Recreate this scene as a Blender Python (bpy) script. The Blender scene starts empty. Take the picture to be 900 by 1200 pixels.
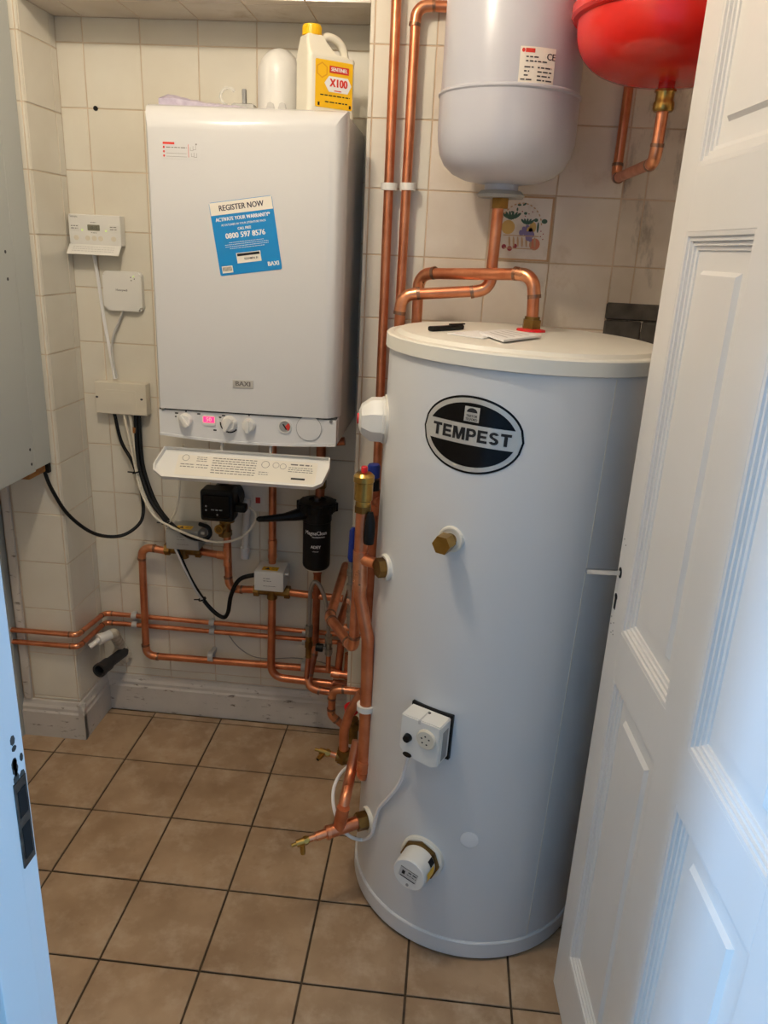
import bpy, bmesh, math, random
from mathutils import Vector, Matrix
random.seed(7)
sc = bpy.context.scene
COL = sc.collection
PI = math.pi
# ------------------------------------------------------------------ camera
FPX = 905.0
CAM = Vector((0.88881659, -2.16351146, 1.49835021))
RT = Vector((0.99476565, 0.09108419, 0.04631382))
DN = Vector((0.07321344, -0.31915087, -0.94487169))
FW = Vector((-0.07128178, 0.9433167, -0.32414891))
cd = bpy.data.cameras.new('camera')
cam = bpy.data.objects.new('camera', cd)
COL.objects.link(cam)
cd.sensor_fit = 'HORIZONTAL'; cd.sensor_width = 36.0; cd.lens = 36.0 * FPX / 900.0
cd.clip_start = 0.02
UP = -DN
cam.matrix_world = Matrix(((RT.x, UP.x, -FW.x, CAM.x), (RT.y, UP.y, -FW.y, CAM.y), (RT.z, UP.z, -FW.z, CAM.z), (0, 0, 0, 1)))
sc.camera = cam
# ------------------------------------------------------------------ world, lights, exposure
wd = bpy.data.worlds.new('world'); sc.world = wd; wd.use_nodes = True
bg = wd.node_tree.nodes['Background']
bg.inputs[0].default_value = (0.55, 0.75, 1.0, 1); bg.inputs[1].default_value = 0.2
def area(name, loc, target, sx, sy, power, col):
    l = bpy.data.lights.new(name, 'AREA'); l.shape = 'RECTANGLE'; l.size = sx; l.size_y = sy; l.energy = power; l.color = col
    o = bpy.data.objects.new(name, l); COL.objects.link(o); o.location = loc
    o.rotation_euler = (Vector(target) - Vector(loc)).to_track_quat('-Z', 'Y').to_euler()
    return o
# daylight from the window of the hall behind the camera
area('hall_window_daylight_left', (-2.0, -3.10, 1.30), (1.2, -1.45, 0.75), 0.5, 1.2, 125, (0.30, 0.58, 1.0))
area('hall_window_daylight_right', (3.35, -2.75, 1.30), (0.5, -1.6, 0.9), 0.8, 1.1, 52, (0.23, 0.55, 1.0))
LAMP = Vector((0.36, -1.08, 2.30))
sc.view_settings.view_transform = 'Standard'; sc.view_settings.look = 'None'
sc.view_settings.exposure = 0.0; sc.view_settings.gamma = 1.0; sc.view_settings.use_curve_mapping = False
# ------------------------------------------------------------------ measuring helpers (a picture point carried to a known plane)
def ray(px, py): return FW * FPX + RT * (px - 450) + DN * (py - 600)
def aty(px, py, y): d = ray(px, py); return CAM + d * ((y - CAM.y) / d.y)
def atz(px, py, z): d = ray(px, py); return CAM + d * ((z - CAM.z) / d.z)
def atx(px, py, x): d = ray(px, py); return CAM + d * ((x - CAM.x) / d.x)
TC = Vector((1.015, -0.561, 0)); TR = 0.275            # hot water cylinder axis and radius
TLEAN = math.radians(1.05)                             # it stands a little out of plumb on the old floor
LEAN = Matrix.Translation(TC) @ Matrix.Rotation(TLEAN, 4, 'Y') @ Matrix.Translation(-TC)
LEANI = LEAN.inverted()
def tank_hit(px, py):
    """angle (degrees from the front) and height on the jacket under a picture point"""
    o = LEANI @ CAM - TC; d = LEANI.to_3x3() @ ray(px, py)
    a = d.x * d.x + d.y * d.y; b = o.x * d.x + o.y * d.y; c = o.x * o.x + o.y * o.y - TR * TR
    t = (-b - math.sqrt(max(0.0, b * b - a * c))) / a; p = o + d * t
    return math.degrees(math.atan2(p.x, -p.y)), p.z
def lid_hit(px, py, z):
    o = LEANI @ CAM; d = LEANI.to_3x3() @ ray(px, py); return o + d * ((z - o.z) / d.z)
def V(*a): return Vector(a)
# ------------------------------------------------------------------ materials
def lin(c):
    return tuple(((v / 255) / 12.92 if v / 255 <= 0.04045 else ((v / 255 + 0.055) / 1.055) ** 2.4) for v in c) + (1.0,)
MATS = {}
def mat(name, rgb, rough=0.5, metal=0.0, var=None, vscale=8.0, bump=0.0, bscale=40.0, rnd=0.0, coat=0.0, emit=None, estr=0.0, alpha=None, trans=0.0, rvar=0.0, spec=0.5):
    m = bpy.data.materials.new(name); m.use_nodes = True
    nt = m.node_tree; b = nt.nodes['Principled BSDF']
    b.inputs['Base Color'].default_value = lin(rgb); b.inputs['Roughness'].default_value = rough; b.inputs['Metallic'].default_value = metal
    b.inputs['Coat Weight'].default_value = coat; b.inputs['Specular IOR Level'].default_value = spec
    b.inputs['Transmission Weight'].default_value = trans
    if alpha is not None: b.inputs['Alpha'].default_value = alpha
    if emit: b.inputs['Emission Color'].default_value = lin(emit); b.inputs['Emission Strength'].default_value = estr
    col = None
    tc = nt.nodes.new('ShaderNodeTexCoord')
    geo = nt.nodes.new('ShaderNodeNewGeometry')
    if var:
        n = nt.nodes.new('ShaderNodeTexNoise'); n.inputs['Scale'].default_value = vscale; n.inputs['Detail'].default_value = 5
        nt.links.new(geo.outputs['Position'], n.inputs['Vector'])
        r = nt.nodes.new('ShaderNodeValToRGB'); r.color_ramp.elements[0].position = 0.35; r.color_ramp.elements[1].position = 0.68
        r.color_ramp.elements[0].color = lin(rgb); r.color_ramp.elements[1].color = lin(var)
        nt.links.new(n.outputs['Fac'], r.inputs['Fac']); col = r.outputs['Color']
        if rvar:
            mr = nt.nodes.new('ShaderNodeMapRange'); mr.inputs[3].default_value = rough - rvar; mr.inputs[4].default_value = rough + rvar
            nt.links.new(n.outputs['Fac'], mr.inputs[0]); nt.links.new(mr.outputs[0], b.inputs['Roughness'])
    if rnd:
        oi = nt.nodes.new('ShaderNodeObjectInfo')
        mr = nt.nodes.new('ShaderNodeMapRange'); mr.inputs[3].default_value = 1 - rnd; mr.inputs[4].default_value = 1 + rnd
        nt.links.new(oi.outputs['Random'], mr.inputs[0])
        hs = nt.nodes.new('ShaderNodeHueSaturation'); nt.links.new(mr.outputs[0], hs.inputs['Value'])
        if col: nt.links.new(col, hs.inputs['Color'])
        else: hs.inputs['Color'].default_value = lin(rgb)
        col = hs.outputs['Color']
    if col: nt.links.new(col, b.inputs['Base Color'])
    if bump:
        n2 = nt.nodes.new('ShaderNodeTexNoise'); n2.inputs['Scale'].default_value = bscale; n2.inputs['Detail'].default_value = 3
        nt.links.new(geo.outputs['Position'], n2.inputs['Vector'])
        bp = nt.nodes.new('ShaderNodeBump'); bp.inputs['Strength'].default_value = bump; bp.inputs['Distance'].default_value = 0.003
        nt.links.new(n2.outputs['Fac'], bp.inputs['Height']); nt.links.new(bp.outputs['Normal'], b.inputs['Normal'])
    MATS[name] = m
    return m
def grime(m, rgb, scale, lo, hi, zstretch=1.0):
    """dirt with a noise shape of its own laid over a material's colour"""
    nt = m.node_tree; b = nt.nodes['Principled BSDF']
    geo = nt.nodes.new('ShaderNodeNewGeometry'); mp = nt.nodes.new('ShaderNodeMapping'); mp.inputs['Scale'].default_value = (1, 1, zstretch)
    nt.links.new(geo.outputs['Position'], mp.inputs['Vector'])
    n = nt.nodes.new('ShaderNodeTexNoise'); n.inputs['Scale'].default_value = scale; n.inputs['Detail'].default_value = 8; n.inputs['Roughness'].default_value = 0.68
    nt.links.new(mp.outputs['Vector'], n.inputs['Vector'])
    r = nt.nodes.new('ShaderNodeValToRGB'); r.color_ramp.elements[0].position = lo; r.color_ramp.elements[1].position = hi
    nt.links.new(n.outputs['Fac'], r.inputs['Fac'])
    mx = nt.nodes.new('ShaderNodeMix'); mx.data_type = 'RGBA'
    nt.links.new(r.outputs['Color'], mx.inputs['Factor'])
    if b.inputs['Base Color'].links: nt.links.new(b.inputs['Base Color'].links[0].from_socket, mx.inputs['A'])
    else: mx.inputs['A'].default_value = b.inputs['Base Color'].default_value
    mx.inputs['B'].default_value = lin(rgb)
    nt.links.new(mx.outputs['Result'], b.inputs['Base Color'])
M = MATS
mat('wall_tile', (226, 221, 207), 0.16, var=(219, 212, 196), vscale=5, rnd=0.025, bump=0.08, bscale=9)
mat('wall_tile_aged', (224, 214, 200), 0.22, var=(212, 198, 180), vscale=6, rnd=0.03, bump=0.1, bscale=12)
grime(M['wall_tile_aged'], (190, 172, 148), 5, 0.56, 0.75)
mat('wall_tile_grimy', (212, 200, 184), 0.4, var=(196, 182, 164), vscale=9, rnd=0.04, bump=0.3, bscale=30)
grime(M['wall_tile_grimy'], (98, 86, 74), 20, 0.50, 0.74, 0.35)
mat('grout', (210, 186, 160), 0.9, var=(188, 164, 136), vscale=14, bump=0.2, bscale=120)
mat('grout_grey', (216, 198, 174), 0.9, var=(194, 176, 152), vscale=14, bump=0.2, bscale=120)
mat('floor_tile', (178, 151, 121), 0.42, var=(152, 124, 95), vscale=7, rnd=0.05, bump=0.15, bscale=22, rvar=0.08)
grime(M['floor_tile'], (196, 174, 148), 12, 0.48, 0.80)
grime(M['floor_tile'], (138, 104, 72), 26, 0.60, 0.85)
mat('floor_grout', (74, 60, 46), 0.95, var=(104, 86, 66), vscale=18, bump=0.2, bscale=150)
mat('plaster', (222, 216, 204), 0.85, bump=0.1)
mat('hall_paint', (186, 186, 186), 0.9)
mat('ceiling_paint', (232, 228, 218), 0.9)
mat('skirting_paint', (206, 200, 192), 0.45, var=(196, 190, 182), vscale=10, bump=0.25, bscale=30)
grime(M['skirting_paint'], (96, 82, 66), 22, 0.60, 0.70, 3.0)
mat('door_paint', (230, 226, 220), 0.38, var=(225, 221, 214), vscale=4, bump=0.06, bscale=50)
mat('frame_paint', (226, 226, 224), 0.35, bump=0.06, bscale=60)
mat('chipped_paint', (190, 196, 204), 0.6)
mat('copper', (224, 150, 112), 0.35, 0.92, var=(198, 120, 84), vscale=22, rvar=0.08, bump=0.03, bscale=60)
mat('copper_bright', (234, 166, 126), 0.29, 0.92, var=(212, 136, 98), vscale=30, rvar=0.06)
mat('copper_dull', (192, 120, 88), 0.42, 0.92, var=(158, 94, 68), vscale=24, rvar=0.1)
mat('solder', (172, 118, 88), 0.4, 0.9, var=(128, 112, 100), vscale=70)
mat('brass', (190, 154, 84), 0.28, 1.0, var=(166, 130, 66), vscale=30)
mat('strike_metal', (74, 70, 66), 0.4, 0.8, var=(120, 112, 104), vscale=60)
mat('brass_old', (150, 118, 66), 0.42, 1.0, var=(120, 92, 52), vscale=30)
mat('steel', (178, 178, 176), 0.32, 1.0, var=(150, 150, 148), vscale=60)
mat('braid', (170, 166, 160), 0.42, 1.0, bump=0.6, bscale=900)
mat('chrome', (214, 214, 214), 0.12, 1.0)
mat('silver', (206, 204, 198), 0.35, 0.45)
mat('boiler_white', (212, 212, 212), 0.22, coat=0.2)
mat('boiler_panel', (222, 222, 222), 0.4)
mat('seam_dark', (60, 60, 62), 0.7)
mat('white_plastic', (230, 228, 222), 0.35)
mat('cream_plastic', (222, 214, 196), 0.4)
mat('grey_plastic', (150, 150, 148), 0.5)
mat('shaded_head_grey', (158, 156, 150), 0.5)  # left valve head: grey darkened to put its shade into the colour
mat('light_grey', (196, 194, 190), 0.5)
mat('clear_plastic', (226, 226, 222), 0.15, alpha=0.5)
mat('tank_white', (216, 217, 218), 0.30, bump=0.02, bscale=12)
mat('tank_lid', (228, 224, 212), 0.4)
mat('vessel_grey', (190, 190, 198), 0.28, bump=0.03, bscale=14)
mat('vessel_red', (216, 32, 22), 0.24, coat=0.1)
mat('black_plastic', (9, 9, 10), 0.45, spec=0.3)
mat('black_gloss', (6, 6, 8), 0.25, spec=0.25)
mat('rubber', (12, 12, 13), 0.5, spec=0.3)
mat('black_ink', (15, 14, 18), 0.6)
mat('navy_ink', (44, 36, 60), 0.6)
mat('grey_ink', (120, 116, 112), 0.7)
mat('red_ink', (214, 58, 44), 0.6)
mat('white_ink', (240, 240, 238), 0.55)
mat('page_white', (240, 238, 236), 0.6)
mat('paper', (236, 230, 216), 0.7)
mat('blue_sticker', (0, 132, 200), 0.4)
mat('jug_white', (232, 226, 208), 0.35)
mat('yellow', (244, 190, 16), 0.4)
mat('yellow_dark', (226, 160, 20), 0.45)
mat('cap_yellow', (246, 196, 20), 0.35)
mat('lavender', (176, 166, 186), 0.5, var=(200, 192, 208), vscale=60)
mat('red_plastic', (214, 26, 34), 0.35)
mat('blue_plastic', (22, 44, 128), 0.35)
mat('led_red', (255, 60, 100), 0.5, emit=(255, 30, 90), estr=2.6)
mat('led_green', (200, 220, 140), 0.5, emit=(190, 230, 110), estr=0.7)
mat('lcd', (120, 118, 100), 0.3)
mat('cabinet_grey', (186, 190, 186), 0.5, bump=0.03)
mat('cabinet_edge', (170, 174, 170), 0.5)
mat('wood', (176, 118, 56), 0.6, var=(140, 88, 40), vscale=40)
mat('stone', (62, 56, 50), 0.9, var=(92, 86, 78), vscale=20, bump=0.6, bscale=40)
mat('dark_hole', (14, 12, 11), 0.9)
mat('foam', (214, 206, 188), 0.9, var=(180, 168, 146), vscale=60, bump=0.8, bscale=120)
mat('waste_black', (44, 44, 46), 0.5)
mat('print_green', (58, 88, 62), 0.4)
mat('print_yellow', (206, 168, 90), 0.4)
mat('print_violet', (128, 112, 152), 0.4)
mat('print_red', (150, 42, 48), 0.4)
mat('print_orange', (206, 122, 84), 0.4)
mat('print_tan', (188, 150, 108), 0.4)
mat('bulb', (255, 240, 215), 0.5, emit=(255, 225, 180), estr=6.0)
# ------------------------------------------------------------------ object helpers
def tag(o, label=None, cat=None, group=None, kind=None):
    if label: o['label'] = label
    if cat: o['category'] = cat
    if group: o['group'] = group
    if kind: o['kind'] = kind
    return o
def thing(name, label, cat, loc, group=None):
    o = bpy.data.objects.new(name, None); COL.objects.link(o); o.location = loc; o.empty_display_size = 0.02
    return tag(o, label, cat, group)
ROOTLOC = {}
def worldloc(p):
    v = Vector((0, 0, 0))
    while p is not None:
        v += p.location; p = p.parent
    return v
def obj(name, bm, m, parent=None, smooth=True, label=None, angle=35):
    bmesh.ops.recalc_face_normals(bm, faces=bm.faces)
    me = bpy.data.meshes.new(name)
    if parent is not None: bmesh.ops.translate(bm, verts=bm.verts, vec=-worldloc(parent))
    bm.to_mesh(me); bm.free()
    me.materials.append(M[m] if isinstance(m, str) else m)
    if smooth:
        me.polygons.foreach_set('use_smooth', [True] * len(me.polygons)); me.set_sharp_from_angle(angle=math.radians(angle))
    o = bpy.data.objects.new(name, me); COL.objects.link(o)
    if smooth and len(me.polygons) < 600:
        wn = o.modifiers.new('weighted_normal', 'WEIGHTED_NORMAL'); wn.keep_sharp = True
    if parent is not None: o.parent = parent
    if label: o['label'] = label
    if any(k in name for k in ('print', 'lettering', 'digits', 'ribs', 'chip', 'screw_hole', 'serial', 'barcode')) and parent is not None: o['kind'] = 'stuff'
    return o
def recentre(o):
    """put a top-level mesh's origin at its base"""
    me = o.data; xs = [v.co for v in me.vertices]
    c = Vector(((min(v.x for v in xs) + max(v.x for v in xs)) / 2, (min(v.y for v in xs) + max(v.y for v in xs)) / 2, min(v.z for v in xs)))
    me.transform(Matrix.Translation(-c)); o.location = c
    return o
def solo(name, bm, m, label, cat, group=None, smooth=True):
    return tag(recentre(obj(name, bm, m, None, smooth)), label, cat, group)
def B(): return bmesh.new()
ID = Matrix.Identity(4)
def frame(o, u, v):
    u = Vector(u).normalized(); v = Vector(v); v = (v - u * v.dot(u)).normalized(); n = u.cross(v)
    return Matrix(((u.x, v.x, n.x, o[0]), (u.y, v.y, n.y, o[1]), (u.z, v.z, n.z, o[2]), (0, 0, 0, 1)))
def axis_frame(o, d):
    d = Vector(d).normalized(); a = Vector((0, 0, 1)) if abs(d.z) < 0.9 else Vector((1, 0, 0))
    u = a.cross(d).normalized(); v = d.cross(u)
    return Matrix(((u.x, v.x, d.x, o[0]), (u.y, v.y, d.y, o[1]), (u.z, v.z, d.z, o[2]), (0, 0, 0, 1)))
def box(bm, lo, hi, F=ID, bev=0.0, seg=2):
    vs = [bm.verts.new(F @ Vector((x, y, z))) for x in (lo[0], hi[0]) for y in (lo[1], hi[1]) for z in (lo[2], hi[2])]
    fs = [bm.faces.new([vs[i] for i in q]) for q in ((0, 1, 3, 2), (4, 6, 7, 5), (0, 4, 5, 1), (2, 3, 7, 6), (0, 2, 6, 4), (1, 5, 7, 3))]
    if bev:
        es = list({e for f in fs for e in f.edges})
        bmesh.ops.bevel(bm, geom=es, offset=bev, segments=seg, affect='EDGES', profile=0.5)
    return bm
def lathe(bm, prof, F=ID, n=24, a0=0, a1=2 * PI):
    full = abs(a1 - a0 - 2 * PI) < 1e-6
    rings = []
    for r, z in prof:
        if r < 1e-6: rings.append([bm.verts.new(F @ Vector((0, 0, z)))])
        else: rings.append([bm.verts.new(F @ Vector((r * math.cos(a0 + (a1 - a0) * i / n), r * math.sin(a0 + (a1 - a0) * i / n), z))) for i in range(n if full else n + 1)])
    for A, C in zip(rings, rings[1:]):
        m = n if full else n
        for i in range(m):
            j = (i + 1) % n if full else i + 1
            if len(A) == 1 and len(C) == 1: continue
            if len(A) == 1: bm.faces.new((A[0], C[i], C[j]))
            elif len(C) == 1: bm.faces.new((A[i], A[j], C[0]))
            else: bm.faces.new((A[i], A[j], C[j], C[i]))
    return bm
def cyl(bm, p0, p1, r0, r1=None, n=20, bev=0.0):
    r1 = r0 if r1 is None else r1; p0 = Vector(p0); p1 = Vector(p1); L = (p1 - p0).length
    F = axis_frame(p0, p1 - p0)
    prof = [(0, 0), (r0, 0), (r1, L), (0, L)] if not bev else [(0, 0), (r0 - bev, 0), (r0, bev), (r1, L - bev), (r1 - bev, L), (0, L)]
    return lathe(bm, prof, F, n)
def prism(bm, pts, F, t0, t1):
    a = [bm.verts.new(F @ Vector((x, y, t0))) for x, y in pts]; c = [bm.verts.new(F @ Vector((x, y, t1))) for x, y in pts]
    bm.faces.new(a[::-1]); bm.faces.new(c); n = len(pts)
    for i in range(n): bm.faces.new((a[i], a[(i + 1) % n], c[(i + 1) % n], c[i]))
    return bm
def rrect(w, h, r, n=5):
    out = []
    for cx, cy, a in ((w / 2 - r, h / 2 - r, 0), (-w / 2 + r, h / 2 - r, 90), (-w / 2 + r, -h / 2 + r, 180), (w / 2 - r, -h / 2 + r, 270)):
        for i in range(n + 1):
            t = math.radians(a + 90 * i / n); out.append((cx + r * math.cos(t), cy + r * math.sin(t)))
    return out
def ell(cx, cy, a, b, n=20, rot=0):
    c, s = math.cos(rot), math.sin(rot)
    return [(cx + a * math.cos(2 * PI * i / n) * c - b * math.sin(2 * PI * i / n) * s, cy + a * math.cos(2 * PI * i / n) * s + b * math.sin(2 * PI * i / n) * c) for i in range(n)]
def poly(bm, pts, f, w=0.0):
    """flat print: polygon through a map f(u, v, w)"""
    return bm.faces.new([bm.verts.new(f(x, y, w)) for x, y in pts])
def rect(bm, x0, y0, x1, y1, f, w=0.0): return poly(bm, [(x0, y0), (x1, y0), (x1, y1), (x0, y1)], f, w)
def fmap(F): return lambda u, v, w: F @ Vector((u, v, w))
def sweep(bm, path, r, n=12, cap=True, rads=None):
    path = [Vector(p) for p in path]
    t0 = (path[1] - path[0]).normalized(); a = Vector((0, 0, 1)) if abs(t0.z) < 0.9 else Vector((1, 0, 0))
    u = a.cross(t0).normalized(); rings = []
    for i, p in enumerate(path):
        t = (path[min(i + 1, len(path) - 1)] - path[max(i - 1, 0)]).normalized()
        u = (u - t * u.dot(t)).normalized(); v = t.cross(u); rr = rads[i] if rads else r
        rings.append([bm.verts.new(p + (u * math.cos(2 * PI * k / n) + v * math.sin(2 * PI * k / n)) * rr) for k in range(n)])
    for A, C in zip(rings, rings[1:]):
        for k in range(n): bm.faces.new((A[k], A[(k + 1) % n], C[(k + 1) % n], C[k]))
    if cap: bm.faces.new(rings[0][::-1]); bm.faces.new(rings[-1])
    return bm
def arc(p0, p1, p2, rad, n=7):
    p0, p1, p2 = Vector(p0), Vector(p1), Vector(p2)
    a = (p0 - p1); b = (p2 - p1); la, lb = a.length, b.length; a.normalize(); b.normalize()
    ang = a.angle(b); d = min(rad / math.tan(ang / 2), la * 0.48, lb * 0.48); rad = d * math.tan(ang / 2)
    c = p1 + (a + b).normalized() * (rad / math.sin(ang / 2)); s = p1 + a * d; e = p1 + b * d
    vs, ve = s - c, e - c; tot = vs.angle(ve); ax = vs.cross(ve).normalized()
    return [c + Matrix.Rotation(tot * i / n, 3, ax) @ vs for i in range(n + 1)]
def spline(pts, n=8):
    pts = [Vector(p) for p in pts]; P = [pts[0] * 2 - pts[1]] + pts + [pts[-1] * 2 - pts[-2]]; out = []
    for i in range(1, len(P) - 2):
        for k in range(n):
            t = k / n; a, b, c, d = P[i - 1], P[i], P[i + 1], P[i + 2]
            out.append(0.5 * ((2 * b) + (c - a) * t + (2 * a - 5 * b + 4 * c - d) * t * t + (3 * b - a - 3 * c + d) * t ** 3))
    return out + [pts[-1]]
def pipe(label, pts, r, name='copper_pipe', bend=0.026, fit=True, m='copper', mf='copper_bright', group='copper pipework', ends=(0, 0), parent=None):
    """a pipe run: straight tubes and elbows as parts"""
    pts = [Vector(p) for p in pts]
    t = parent or thing(name, label, 'pipe', min(pts, key=lambda p: p.z), group)
    start = pts[0]
    for i in range(1, len(pts)):
        if i < len(pts) - 1:
            a = arc(pts[i - 1], pts[i], pts[i + 1], bend)
            end = a[0]
        else: end = pts[i]; a = None
        if (end - start).length > 0.002:
            bm = B(); sweep(bm, [start, end], r, 14); obj('tube', bm, m, t)
        if a:
            bm = B()
            if fit:
                d0 = (a[0] - a[1]).normalized(); d1 = (a[-1] - a[-2]).normalized()
                R = r * 1.1; s = min(r * 1.3, 0.016)
                sweep(bm, [a[0] + d0 * s, a[0]] + a[1:-1] + [a[-1], a[-1] + d1 * s], R, 14)
                obj('elbow', bm, mf, t)
                for e_, d_ in ((a[0], d0), (a[-1], d1)):
                    bm = B(); sweep(bm, [e_ + d_ * (s * 0.55), e_ + d_ * (s * 1.02)], R * 1.05, 14); obj('solder_joint', bm, 'solder', t)
            else:
                sweep(bm, a, r, 14); obj('bend', bm, m, t)
            start = a[-1]
    return t
def sleeve(parent, p0, p1, r, m='copper_bright', name='coupling'):
    bm = B(); p0, p1 = Vector(p0), Vector(p1); d = p1 - p0
    sweep(bm, [p0, p1], r, 14); sweep(bm, [p0 + d * 0.08, p0 + d * 0.22], r * 1.07, 14); sweep(bm, [p0 + d * 0.78, p0 + d * 0.92], r * 1.07, 14)
    return obj(name, bm, m, parent)
def nut(bm, p0, p1, r):
    F = axis_frame(Vector(p0), Vector(p1) - Vector(p0)); L = (Vector(p1) - Vector(p0)).length
    prism(bm, [(r * math.cos(PI / 3 * i), r * math.sin(PI / 3 * i)) for i in range(6)], F, 0, L)
def cable(label, pts, r, m, cat='cable', name='cable', group=None):
    bm = B(); sweep(bm, spline(pts), r, 8)
    return solo(name, bm, m, label, cat, group)
TXT = {}
def text2d(s, size, bold=0.0, sx=1.0, align='CENTER'):
    key = (s, size, bold, sx, align)
    if key in TXT: return TXT[key]
    c = bpy.data.curves.new('t', 'FONT'); c.body = s; c.size = size; c.offset = bold; c.align_x = align; c.align_y = 'CENTER'; c.resolution_u = 2
    o = bpy.data.objects.new('t', c); me = bpy.data.meshes.new_from_object(o)
    out = ([(v.co.x * sx, v.co.y) for v in me.vertices], [list(p.vertices) for p in me.polygons])
    bpy.data.objects.remove(o); bpy.data.meshes.remove(me); bpy.data.curves.remove(c); TXT[key] = out
    return out
def text(bm, s, size, f, x, y, w, bold=0.0, sx=1.0, align='CENTER', rot=0.0):
    if bold:
        for k, dx in enumerate((-bold, 0.0, bold)): text(bm, s, size, f, x + dx, y, w + k * 0.00003, 0.0, sx, align, rot)
        return bm
    vs, ps = text2d(s, size, bold, sx, align); cr, sr = math.cos(rot), math.sin(rot)
    vv = [bm.verts.new(f(x + a * cr - b * sr, y + a * sr + b * cr, w)) for a, b in vs]
    for p in ps:
        try: bm.faces.new([vv[i] for i in p])
        except ValueError: pass
    return bm
def scribble(bm, f, x0, x1, y, h, w, seed=0, lo=0.3, hi=1.0):
    """a line of print too small to read: word-sized dashes"""
    rr = random.Random(seed); x = x0
    while x < x1:
        L = h * rr.uniform(1.2, 4.0); rect(bm, x, y - h * 0.35, min(x + L, x1), y + h * 0.35, f, w); x += L + h * 0.7
# tiles share meshes
TILE = {}
def tile_mesh(w, h, th, m, ch=0.0008):
    key = (round(w, 4), round(h, 4), th, m)
    if key not in TILE:
        bm = B()
        a = [bm.verts.new((x, y, 0)) for x, y in ((-w / 2, -h / 2), (w / 2, -h / 2), (w / 2, h / 2), (-w / 2, h / 2))]
        b = [bm.verts.new((v.co.x, v.co.y, th - ch)) for v in a]
        c = [bm.verts.new((v.co.x - math.copysign(ch, v.co.x), v.co.y - math.copysign(ch, v.co.y), th)) for v in a]
        bm.faces.new(c)
        for i in range(4):
            j = (i + 1) % 4; bm.faces.new((a[i], a[j], b[j], b[i])); bm.faces.new((b[i], b[j], c[j], c[i]))
        me = bpy.data.meshes.new('tile'); bm.to_mesh(me); bm.free(); me.materials.append(M[m]); TILE[key] = me
    return TILE[key]
def tiles(parent, F, us, vs, gap, th, m, skip=None, uneven=0.0, swap=None):
    """a grid of tiles between the joint lines us and vs on the plane of frame F"""
    loc0 = worldloc(parent); q = F.to_3x3().to_euler()
    for i in range(len(us) - 1):
        for j in range(len(vs) - 1):
            u = (us[i] + us[i + 1]) / 2; v = (vs[j] + vs[j + 1]) / 2
            if skip and skip(u, v): continue
            w, h = us[i + 1] - us[i] - gap, vs[j + 1] - vs[j] - gap
            if w < 0.004 or h < 0.004: continue
            mm = swap(u, v) if swap else m
            o = bpy.data.objects.new('tile', tile_mesh(w, h, th, mm or m)); COL.objects.link(o); o.parent = parent
            o.location = F @ Vector((u, v, random.uniform(-uneven, uneven) - 0.0005)) - loc0; o.rotation_euler = q
def lines(lo, hi, start, pitch):
    k = math.ceil((lo - start) / pitch - 1e-6); out = [lo]
    while start + k * pitch < hi - 1e-6:
        x = start + k * pitch
        if x - lo > 0.004 and hi - x > 0.004: out.append(x)
        k += 1
    return out + [hi]
def struct(name, bm, m, smooth=False): return tag(obj(name, bm, m, None, smooth), kind='structure')
# ------------------------------------------------------------------ the room
XL, XR, YF, ZC = -0.172, 0.656, -0.185, 2.012        # alcove sides, chimney-breast plane, alcove soffit
LW, RW, CE, FRY = -1.0, 1.47, 2.42, -1.59            # left wall, right wall, ceiling, doorway wall
TT = 0.002
bm = B(); box(bm, (-2.2, -3.9, -0.05), (3.6, 0.1, -0.003)); floor = struct('floor', bm, 'floor_grout')
P = 0.223
tiles(floor, ID, lines(LW, RW, 0, P), lines(-1.75, -0.025, -0.0508 - 30 * P, P), 0.005, 0.003, 'floor_tile', uneven=0.0003)
bm = B(); box(bm, (-2.2, -3.9, CE), (3.6, 0.1, CE + 0.05)); struct('ceiling', bm, 'ceiling_paint')
# alcove back wall
g = 0.0030
bm = B(); box(bm, (XL - 0.02, 0, 0), (XR + 0.02, 0.1, ZC + 0.05)); wb = struct('wall_back', bm, 'grout_grey')
FB = frame((0, 0, 0), (1, 0, 0), (0, 0, 1))
zrows = lambda s, lo, hi: lines(lo, hi, s, 0.15)
def back_swap(u, v): return 'wall_tile'
tiles(wb, FB, lines(XL, XR, -0.10, 0.15), zrows(1.954 - 1.95, 0.128, ZC), g, TT, 'wall_tile', uneven=0.0003)
# left pier: return into the alcove and front
bm = B(); box(bm, (LW, YF, 0), (XL, 0.1, CE)); wl = struct('wall_pier', bm, 'grout_grey')
FRt = frame((XL, 0, 0), (0, -1, 0), (0, 0, 1))       # u runs towards the viewer
FRt = Matrix(((0, 0, 1, XL), (-1, 0, 0, 0), (0, 1, 0, 0), (0, 0, 0, 1)))
FRt = frame((XL, 0, 0), (0, 1, 0), (0, 0, 1))        # normal +x
tiles(wl, FRt, [YF + 0.0, -0.178 + 0.0, -0.033, -0.001], zrows(0.588 - 0.45, 0.128, ZC), g, TT, 'wall_tile', uneven=0.0003)
FPr = frame((0, YF, 0), (1, 0, 0), (0, 0, 1))
tiles(wl, FPr, [-0.318, -0.1775, XL + TT], zrows(0.588 - 0.45, 0.128, 2.1), g, TT, 'wall_tile', uneven=0.0003)
# lintel with the alcove soffit
bm = B(); box(bm, (XL, YF, ZC), (XR, 0.0, CE)); ln = struct('wall_lintel', bm, 'grout')
FS = frame((0, 0, ZC), (1, 0, 0), (0, -1, 0))
tiles(ln, FS, lines(XL, XR, 0.206, 0.15), [0.002, 0.148, 0.1845], g, TT, 'wall_tile_aged')
tiles(ln, FPr, lines(XL, XR, 0.206, 0.15), [ZC - 0.004, ZC + 0.15, ZC + 0.30, CE], g, TT, 'wall_tile_aged')
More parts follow.
